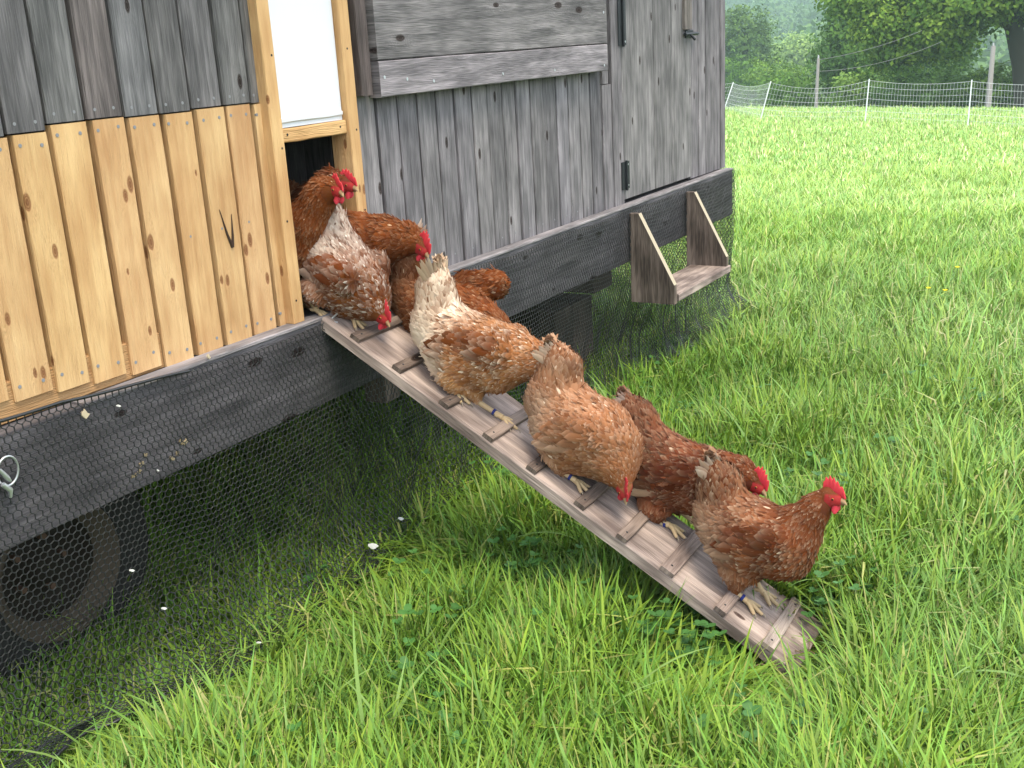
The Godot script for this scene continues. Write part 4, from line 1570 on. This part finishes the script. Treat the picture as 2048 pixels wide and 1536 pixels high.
	for k in 3:
		var mb := MB.new()
		for j in 7:
			var c := Vector3(rr(-0.07, 0.07), rr(0.08, 0.19), rr(-0.07, 0.07))
			mb.tube(PackedVector3Array([Vector3(c.x * 0.4, -0.01, c.z * 0.4), c]), PackedFloat32Array([0.0011, 0.0009]), 4, Color(0.6, 0.75, 0.6), false)
			var r := rr(0.007, 0.011)
			var a0 := rr(0, TAU)
			for l in 3:
				var a := a0 + TAU * l / 3.0
				leaf_disc(mb, c + Vector3(cos(a), 0.15, sin(a)) * r * 0.95, Vector3(cos(a), 0.25, sin(a)).normalized(), r, Color(0.75, 0.95, 0.9))
		cl.append(mb.mesh())
	var sp3 := []
	for k in 520:
		var x := rr(1.2, 4.8)
		var z := rr(-2.2, 0.8)
		if n1.get_noise_2d(x * 1.7 + 50.0, z * 1.7) < 0.05:
			continue
		sp3.append([Vector3(x, gy(x, z), z), Vector3.ONE * rr(0.8, 1.25), Color(0.07, 0.15, 0.035) * rr(0.9, 1.3)])
	scatter("clover", cl, gm, sp3)
	var dl := []
	for k in 3:
		var mb := MB.new()
		for j in 6:
			var az := TAU * j / 6.0 + rr(-0.4, 0.4)
			broad_leaf(mb, az, rr(0.14, 0.22), rr(0.028, 0.044))
		dl.append(mb.mesh())
	var sp4 := []
	for q in [[2.05, -1.75], [2.3, -1.9], [2.35, -0.62], [3.35, -0.75], [3.5, -0.35], [3.0, -0.45], [3.1, -1.0], [2.0, -1.1], [1.75, -1.55], [1.55, -1.8], [2.75, -0.30], [3.9, -0.2], [4.3, -0.9], [2.2, -1.35], [2.62, -1.75], [3.05, -1.5], [2.1, -0.9], [2.45, -0.95], [1.9, -1.3], [2.2, -0.4], [2.6, 0.0], [3.3, 0.1], [3.6, -1.2], [3.8, -1.7], [4.6, -0.4], [4.2, -1.5], [2.9, -0.05], [3.15, -0.62], [2.4, -1.6], [5.0, -1.2], [5.3, -0.6]]:
		sp4.append([Vector3(q[0], gy(q[0], q[1]), q[1]), Vector3.ONE * rr(0.8, 1.2), Color(0.085, 0.17, 0.03) * rr(0.9, 1.35)])
	scatter("dandelion_leaves", dl, gm, sp4)

func leaf_disc(mb: MB, c: Vector3, d: Vector3, r: float, col: Color) -> void:
	var s := d.cross(Vector3.UP).normalized()
	var n := s.cross(d)
	if n.y < 0.0:
		n = -n
	var at := mb.v.size()
	mb.v.append(c - n * r * 0.15); mb.n.append(n); mb.c.append(col * 1.15); mb.uv.append(Vector2.ZERO)
	for k in 8:
		var a := TAU * k / 8.0
		mb.v.append(c + (d * cos(a) + s * sin(a) * 0.9) * r); mb.n.append(n); mb.c.append(col); mb.uv.append(Vector2.ZERO)
	for k in 8:
		mb.ix.append(at); mb.ix.append(at + 1 + k); mb.ix.append(at + 1 + (k + 1) % 8)

func broad_leaf(mb: MB, az: float, L: float, w: float) -> void:
	var d := Vector3(cos(az), 0, sin(az))
	var s := Vector3(-d.z, 0, d.x)
	var at := mb.v.size()
	var q := Vector3.ZERO
	var ang := rr(0.3, 0.8)
	for i in 9:
		var l := i / 8.0
		var ww := w * 0.5 * sin(PI * pow(l, 0.6)) * (1.0 + 0.22 * (1.0 if i % 2 == 0 else -1.0) * (1.0 - l)) + 0.002
		var t := d * sin(ang) + Vector3(0, cos(ang), 0)
		var n := d * -cos(ang) + Vector3(0, sin(ang), 0)
		for k in 3:
			mb.v.append(q + s * ww * (k - 1.0) + n * absf(k - 1.0) * ww * 0.35)
			mb.n.append((n + s * (1.0 - k) * 0.3 + Vector3(0, 0.4, 0)).normalized())
			mb.c.append(Color(1.25, 1.2, 1.2) if k == 1 else Color(0.9, 0.95, 0.8))
			mb.uv.append(Vector2.ZERO)
		q += t * L / 8.0
		ang += 0.14
	for i in 8:
		for k in 2:
			var a := at + i * 3 + k
			mb.ix.append(a); mb.ix.append(a + 3); mb.ix.append(a + 1)
			mb.ix.append(a + 1); mb.ix.append(a + 3); mb.ix.append(a + 4)

# ------------------------------------------------ trees
func leaf_quad(mb: MB, p: Vector3, s: float, col: Color, outw: Vector3) -> void:
	var n := (Vector3(rr(-1, 1), rr(-0.3, 1.2), rr(-1, 1)) + outw * 0.8).normalized()
	var a := n.cross(Vector3(rr(-1, 1), rr(-1, 1), rr(-1, 1))).normalized()
	var b := n.cross(a)
	var at := mb.v.size()
	var sn := (n + outw * 0.8 + Vector3(0, 0.3, 0)).normalized()
	for q in [a * -0.5, b * 0.32 + a * 0.05, a * 0.55, b * -0.32 + a * 0.05]:
		mb.v.append(p + q * s)
		mb.n.append(sn if sn.dot(n) > 0.0 else n)
		mb.c.append(col)
		mb.uv.append(Vector2.ZERO)
	# a, b, n right-handed: counter-clockwise order 0 (-a), 3 (-b), 2 (+a), 1 (+b)
	mb.ix.append(at); mb.ix.append(at + 2); mb.ix.append(at + 3)
	mb.ix.append(at); mb.ix.append(at + 1); mb.ix.append(at + 2)

# lobes: [centre, radii]; leaves gather in clumps through each lobe's shell
func crown(lobes: Array, clumps: int, per: int, leaf: float, clump_r: float, c0: Color, c1: Color) -> MB:
	var mb := MB.new()
	var tot := 0.0
	for l in lobes:
		tot += l[1].x * l[1].y
	for l in lobes:
		var n := int(clumps * l[1].x * l[1].y / tot)
		for k in n:
			var d := Vector3(rng.randfn(), rng.randfn(), rng.randfn()).normalized()
			var r := pow(rng.randf(), 0.28) * rr(0.82, 1.08)
			var c: Vector3 = l[0] + d * l[1] * r
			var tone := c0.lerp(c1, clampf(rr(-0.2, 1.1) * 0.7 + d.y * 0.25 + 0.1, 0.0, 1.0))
			var cr := clump_r * rr(0.6, 1.3)
			for j in per:
				var e := Vector3(rng.randfn(), rng.randfn() * 0.6, rng.randfn()) * cr * 0.55
				leaf_quad(mb, c + e, leaf * rr(0.6, 1.3), tone * rr(0.8, 1.25), d)
	return mb

func tree(called: String, label: String, at: Vector3, trunk: Array, lobes: Array, clumps: int, per: int, leaf: float, cr: float, c0: Color, c1: Color) -> Node3D:
	var t := thing(called, label, "tree", at)
	var mb := MB.new()
	for limb in trunk:
		var p := PackedVector3Array()
		var r := PackedFloat32Array()
		for k in limb:
			p.append(Vector3(k[0], k[1], k[2]))
			r.append(k[3])
		mb.tube(p, r, 9, Color(0.045, 0.040, 0.034), false)
	put(mb, "trunk", M.plain, t)
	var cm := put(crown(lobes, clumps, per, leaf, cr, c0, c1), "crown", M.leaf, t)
	cm.set_meta("kind", "stuff")
	return t

func trees() -> void:
	rng.seed = 606
	M.leaf = mat(g3(1.0), 0.6)
	M.leaf.backlight_enabled = true
	M.leaf.backlight = Color(0.75, 0.75, 0.75)
	M.leaf.metallic_specular = 0.25
	var dk := Color(0.050, 0.115, 0.018)
	var md := Color(0.11, 0.21, 0.032)
	var lt := Color(0.19, 0.30, 0.05)
	# the big maple at the right, branches hanging out over the meadow's edge
	var b := Vector3(54.2, gy(54.0, -5.9), -5.9)
	var up := -b.y
	tree("maple_tree", "big maple at the right with a dark trunk and branches hanging low to the left", b,
		[[[0, -0.5, 0, 0.6], [0.05, up - 2.2, 0, 0.46], [0.1, up - 0.6, -0.25, 0.42], [0.2, up + 1.3, -0.8, 0.36], [0.3, up + 6.0, -0.8, 0.22]], [[0.2, up + 0.9, -0.5, 0.25], [-0.6, up + 2.0, -2.6, 0.18], [-2.5, up + 2.6, -5.6, 0.08]], [[0.4, up + 0.8, -1.0, 0.3], [0.3, up + 2.5, 1.5, 0.2], [0.0, up + 4.0, 3.5, 0.1]]],
		[[Vector3(0.3, up + 5.5, -0.5), Vector3(5.0, 3.8, 5.5)], [Vector3(-1.5, up + 2.2, -2.6), Vector3(2.6, 1.5, 2.4)], [Vector3(-2.0, up + 1.1, -3.6), Vector3(1.8, 1.0, 1.5)], [Vector3(-2.4, up + 2.6, -6.4), Vector3(1.6, 1.0, 1.8)], [Vector3(-2.2, up + 0.2, -5.0), Vector3(1.3, 0.8, 1.2)], [Vector3(-2.6, up + 1.4, -5.6), Vector3(1.5, 0.9, 1.3)], [Vector3(-1.6, up + 0.7, -3.2), Vector3(1.4, 0.8, 1.1)], [Vector3(-0.5, up + 2.4, 1.2), Vector3(2.5, 1.3, 2.2)]],
		3200, 26, 0.20, 0.55, Color(0.07, 0.15, 0.018), Color(0.22, 0.32, 0.04))
	# the dense dark tree in the middle
	b = Vector3(66.0, gy(66.0, -14.8), -14.8)
	up = -b.y
	tree("broadleaf_tree", "dense dark green tree in the middle beyond the wooden pole", b,
		[[[0, -0.5, 0, 0.5], [0, 3.0, 0, 0.4], [0.2, up + 3.0, 0, 0.2]]],
		[[Vector3(0, up + 2.8, 0.2), Vector3(3.6, 3.6, 3.3)], [Vector3(-0.6, up - 0.2, -0.6), Vector3(3.2, 2.5, 2.7)], [Vector3(0.2, up + 0.2, 2.4), Vector3(3.0, 2.4, 2.6)], [Vector3(0, up - 2.2, 0.8), Vector3(3.3, 1.7, 3.6)], [Vector3(0.5, up + 7.0, 0.5), Vector3(3.5, 3.0, 3.0)]],
		2600, 26, 0.24, 0.6, dk, md)
	# hazier ones farther off at the left
	b = Vector3(110.5, gy(110.5, -37.7), -37.7)
	up = -b.y
	tree("round_tree", "round leafy tree farther off, close beside the corner of the coop", b,
		[[[0, -0.5, 0, 0.5], [0, 4.0, 0, 0.4], [0.2, up + 1.0, 0, 0.2]]],
		[[Vector3(0, up - 0.2, -0.2), Vector3(3.6, 4.0, 3.0)], [Vector3(0, up - 3.0, 1.6), Vector3(3.2, 2.4, 3.0)], [Vector3(0, up - 3.2, -3.5), Vector3(3.0, 2.8, 3.0)], [Vector3(0.5, up - 0.6, -5.5), Vector3(3.0, 3.6, 2.6)]],
		1100, 22, 0.32, 0.85, Color(0.05, 0.10, 0.02), Color(0.11, 0.185, 0.04))
	b = Vector3(152.0, gy(152.0, -44.0), -44.0)
	up = -b.y
	tree("pale_tree", "pale hazy tree low between the round tree and the dark one", b,
		[[[0, -0.5, 0, 0.5], [0, 4.0, 0, 0.4], [0.2, up - 3.0, 0, 0.2]]],
		[[Vector3(0, up - 3.6, -0.6), Vector3(4.0, 4.0, 3.6)], [Vector3(0, up - 6.0, 4.0), Vector3(4.0, 4.0, 3.6)], [Vector3(1, up - 1.6, 4.6), Vector3(3.0, 3.0, 2.6)]],
		800, 20, 0.42, 1.1, Color(0.14, 0.22, 0.06), Color(0.28, 0.40, 0.10))
	# bushes along the brow
	var k := 0
	for q in [[62.0, -18.8, 1.9, 1.5], [59.5, -14.2, 1.6, 1.2], [58.0, -11.8, 1.9, 1.5], [57.0, -9.2, 1.7, 1.6], [56.0, -7.5, 1.6, 1.3], [60.0, -5.2, 2.2, 1.8], [58.5, -3.2, 1.8, 1.5], [75.0, -23.5, 2.4, 1.6], [88.0, -31.0, 2.6, 2.0]]:
		var y := gy(q[0], q[1])
		var top: float = -1.05 + q[3] * 0.6 - 0.4
		var words: Array = ["bush in front of the dark tree, behind the pole", "low bush just right of the wooden pole", "bush behind the netting midway between the two poles", "bush below the hanging maple branches", "bush left of the leaning pole", "bush at the foot of the maple", "bush farthest right behind the maple trunk", "low yellow green bush left of the wooden pole", "dark bush under the round tree near the coop"]
		tree("bush", words[k], Vector3(q[0], y, q[1]), [[[0, -0.2, 0, 0.08], [0.1, 1.2, 0, 0.05]], [[0, 0, 0, 0.06], [0.5, 1.3, 0.4, 0.03]]],
			[[Vector3(0, top - y - q[3] * 0.9, 0), Vector3(q[2], q[3], q[2])], [Vector3(0.4, top - y - q[3] * 1.9, 0.6), Vector3(q[2], q[3], q[2])]],
			230, 22, 0.19, 0.42, dk if k % 2 == 0 else md * 0.8, lt if k in [1, 4, 7] else md)
		k += 1
	# the wooded hillside
	var cr := []
	for m in 4:
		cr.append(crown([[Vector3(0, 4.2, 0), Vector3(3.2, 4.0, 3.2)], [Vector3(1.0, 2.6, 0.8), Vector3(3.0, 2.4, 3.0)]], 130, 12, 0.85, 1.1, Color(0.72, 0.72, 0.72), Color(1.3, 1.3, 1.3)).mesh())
	var spots := []
	for n in 2600:
		var t := rr(170.0, 560.0)
		var ang := rr(-0.75, 0.85)
		var x := t * cos(-0.35 + ang)
		var z := t * sin(-0.35 + ang)
		var s := rr(0.9, 1.9)
		spots.append([Vector3(x, gy(x, z) - 1.0, z), Vector3(s, s * rr(0.9, 1.3), s), Color(0.055, 0.12, 0.03).lerp(Color(0.16, 0.26, 0.055), rng.randf() * rng.randf())])
	scatter("hillside_forest", cr, M.leaf, spots)

# ------------------------------------------------ netting fence and poles
func fence() -> void:
	rng.seed = 77
	M.white_post = mat(Color(0.62, 0.63, 0.62), 0.5)
	var t := thing("electric_net_fence", "white electric poultry net fence on slim posts across the far meadow", "fence", Vector3.ZERO)
	var base := [Vector3(36.5, -0.9, -16.0), Vector3(33.42, -0.78, -12.07), Vector3(27.29, -0.60, -8.92), Vector3(27.02, -0.67, -6.33), Vector3(25.68, -0.69, -3.88), Vector3(23.97, -0.66, -1.70), Vector3(23.0, -0.62, 1.2)]
	var top := [Vector3(36.8, 0.0, -16.0), Vector3(33.78, 0.02, -11.90), Vector3(27.45, 0.31, -8.72), Vector3(27.20, 0.30, -6.31), Vector3(25.85, 0.28, -3.88), Vector3(24.1, 0.28, -1.74), Vector3(23.1, 0.3, 1.2)]
	for k in base.size():
		var mb := MB.new()
		var d: Vector3 = (top[k] - base[k]).normalized()
		mb.tube(PackedVector3Array([base[k] - d * 0.15, top[k] + d * 0.03]), PackedFloat32Array([0.016, 0.014]), 8, g3(1.0))
		put(mb, "post", M.white_post, t)
	for k in base.size() - 1:
		var mb := MB.new()
		var n := int((base[k + 1] - base[k]).length() / (0.085 if k > 1 else 0.13))
		var rows := 8
		var sag: float = [0.1, 0.10, 0.16, 0.07, 0.05, 0.05, 0.05][k]
		var g := []
		for i in n + 1:
			var q := float(i) / n
			var dip := sag * 4.0 * q * (1.0 - q)
			var lo: Vector3 = base[k].lerp(base[k + 1], q)
			lo.y = gy(lo.x, lo.z) + 0.03
			var hi: Vector3 = top[k].lerp(top[k + 1], q) - Vector3(0, dip, 0)
			g.append([lo, hi, dip])
		for i in n:
			for r in rows:
				var fr := r / (rows - 1.0)
				strand(mb, g[i][0].lerp(g[i][1], fr), g[i + 1][0].lerp(g[i + 1][1], fr), 0.0034 if r in [2, 4, 6, 7] else 0.0022)
			if i > 0:
				strand(mb, g[i][0], g[i][1] + Vector3(rr(-0.01, 0.01), 0, 0), 0.0019)
		put(mb, "net_panel", M.white_post, t)
	# two wooden poles and their wires
	for q in [["slim grey wooden pole standing in front of the dark tree", 38.93, -10.78, 0.47, 0.055, 0.4], ["thicker grey wooden pole leaning by the maple trunk", 41.86, -5.71, 0.53, 0.085, 0.72]]:
		var y := gy(q[1], q[2])
		var p := thing("wooden_pole", q[0], "pole", Vector3(q[1], y, q[2]), "wooden poles at the meadow's edge")
		var mb := MB.new()
		mb.tube(PackedVector3Array([Vector3(0, -0.3, 0), Vector3(q[5] * 0.5, (q[3] - y) * 0.5, -0.03), Vector3(q[5], q[3] - y, -0.06)]), PackedFloat32Array([q[4] * 1.1, q[4], q[4] * 0.9]), 10, Color(0.24, 0.225, 0.21))
		put(mb, "shaft", M.plain, p)
		mb = MB.new()
		mb.tube(PackedVector3Array([Vector3(q[5], q[3] - y, -0.06), Vector3(q[5], q[3] - y + 0.10, -0.06)]), PackedFloat32Array([0.03, 0.025]), 8, g3(0.7))
		put(mb, "insulator", M.white_post, p)
	for w in [[Vector3(39.4, 0.42, -10.9), Vector3(44.0, 1.15, -8.4), 0.12], [Vector3(39.3, 0.05, -10.87), Vector3(43.5, 0.75, -7.6), 0.22]]:
		var p := PackedVector3Array()
		var r := PackedFloat32Array()
		for k in 13:
			var q := k / 12.0
			p.append(w[0].lerp(w[1], q) - Vector3(0, w[2] * 4.0 * q * (1.0 - q), 0))
			r.append(0.007)
		var mb := MB.new()
		mb.tube(p, r, 5, Color(0.20, 0.20, 0.20))
		tag(put(mb, "wire", M.plain), "upper slack wire running from the slim pole up into the maple" if w[2] < 0.2 else "lower slack wire running from the slim pole towards the maple", "wire", "wires on the poles")

# ------------------------------------------------ feathers, chips, ring, flowers
func small_things() -> void:
	rng.seed = 515
	# wood chips caught behind the net
	var chips := [["large pale wood chip caught in the netting under the new boards", 1.618, 0.868, 0.020], ["wood chip lying on the sill edge below the new boards", 2.02, 0.900, 0.012]]
	for q in chips:
		var mb := MB.new()
		plank(mb, Transform3D(Basis(Vector3(0, 0, 1), 0.6), Vector3(q[1], q[2] - 0.004, -2.139)), q[3], q[3] * 0.7, 0.004, Color(0.46, 0.38, 0.26), 0.002, 0.0012)
		tag(put(mb, "wood_chip", M.plain), q[0], "wood chip", "wood chips on the netting")
	var words := ["leftmost", "second", "third", "rightmost"]
	for k in 8:
		var x := 1.86 + 0.016 * k + rr(-0.004, 0.004)
		if k > 3:
			x = 1.735 + 0.014 * (k - 4)
		var y := 0.672 + (0.012 * (k % 4)) + rr(-0.004, 0.004)
		var mb := MB.new()
		plank(mb, Transform3D(Basis(Vector3(0, 0, 1), rr(0, 3.0)), Vector3(x, y, -2.1475)), rr(0.010, 0.018), rr(0.007, 0.011), 0.003, Color(0.36, 0.28, 0.17) * rr(0.7, 1.2), 0.0015, 0.001)
		tag(put(mb, "wood_chip", M.plain), "%s small wood chip of the %s cluster at the beam's lower edge" % [words[k % 4], ["right", "left"][int(k > 3)]], "wood chip", "wood chips on the netting")
	# white feathers caught on the net and lying in the grass
	var fs := [["white downy feather on the net above the wheel", 1.647, 0.456, -2.125, 0.014], ["white downy feather low on the net right of the wheel", 1.703, 0.329, -2.10, 0.015], ["white downy feather near the bottom hem of the net", 1.93, 0.13, -2.02, 0.015], ["long white feather lying on the grass under the ramp", 2.50, 0.16, -2.07, 0.036], ["small white feather on the grass under the ramp", 2.69, 0.17, -2.09, 0.022], ["white speck of down on the sill near the netting's top edge", 1.70, 0.866, -2.137, 0.012], ["white speck of down on the beam below the wood chips", 1.79, 0.665, -2.143, 0.010]]
	for q in fs:
		var mb := MB.new()
		feather(mb, Vector3.ZERO, Vector3(0.7, -0.35, 0.35).normalized(), Vector3(-0.3, 0.5, 0.8).normalized(), q[4], q[4] * 0.42, 0.3, Color(0.46, 0.45, 0.42), Color(0.52, 0.52, 0.50), 0.0)
		feather(mb, Vector3(0.002, 0.001, 0.002), Vector3(0.5, -0.6, 0.3).normalized(), Vector3(-0.3, 0.3, 0.9).normalized(), q[4] * 0.7, q[4] * 0.4, 0.4, Color(0.46, 0.45, 0.42), Color(0.52, 0.52, 0.50), 0.0)
		var o := put(mb, "feather", M.feather)
		o.position = Vector3(q[1], q[2], q[3])
		tag(o, q[0], "feather", "loose white feathers")
	# steel ring with a clip on the beam at the far left
	var t := thing("clip_ring", "steel ring with a spring clip hanging on the beam at the left edge", "ring", Vector3(1.385, 0.815, -2.130))
	var p := PackedVector3Array()
	var r := PackedFloat32Array()
	for k in 29:
		var a := TAU * k / 28.0
		p.append(Vector3(cos(a) * 0.026, sin(a) * 0.034, 0.004 * sin(a)))
		r.append(0.0026)
	var mb2 := MB.new()
	mb2.tube(p, r, 8, g3(1.0), false)
	put(mb2, "ring", M.metal, t)
	mb2 = MB.new()
	mb2.tube(PackedVector3Array([Vector3(-0.022, 0.012, 0.006), Vector3(-0.010, -0.010, 0.008), Vector3(-0.002, -0.022, 0.006)]), PackedFloat32Array([0.004, 0.006, 0.003]), 8, g3(1.0))
	mb2.tube(PackedVector3Array([Vector3(-0.022, -0.022, 0.006), Vector3(-0.008, -0.040, 0.008), Vector3(-0.008, -0.058, 0.004)]), PackedFloat32Array([0.006, 0.0065, 0.003]), 8, g3(1.0))
	put(mb2, "clip", M.metal, t)
	# buttercups
	for q in [["left of the pair of yellow buttercups out in the meadow", 6.18, -1.09], ["right of the pair of yellow buttercups out in the meadow", 6.15, -1.00], ["single yellow buttercup beyond the pair", 6.77, -1.04]]:
		var f := thing("buttercup", q[0], "flower", Vector3(q[1], gy(q[1], q[2]), q[2]), "buttercups in the meadow")
		var mb := MB.new()
		mb.tube(PackedVector3Array([Vector3.ZERO, Vector3(0.01, 0.12, 0.0), Vector3(0.0, 0.25, 0.01)]), PackedFloat32Array([0.0015, 0.0012, 0.001]), 5, Color(0.08, 0.15, 0.03))
		put(mb, "stem", M.plain, f)
		for k in 5:
			mb = MB.new()
			var a := TAU * k / 5.0
			leaf_disc(mb, Vector3(cos(a) * 0.007, 0.252, 0.01 + sin(a) * 0.007), Vector3(cos(a), 0.5, sin(a)).normalized(), 0.0075, Color(0.80, 0.62, 0.02))
			put(mb, "petal", M.plain, f)
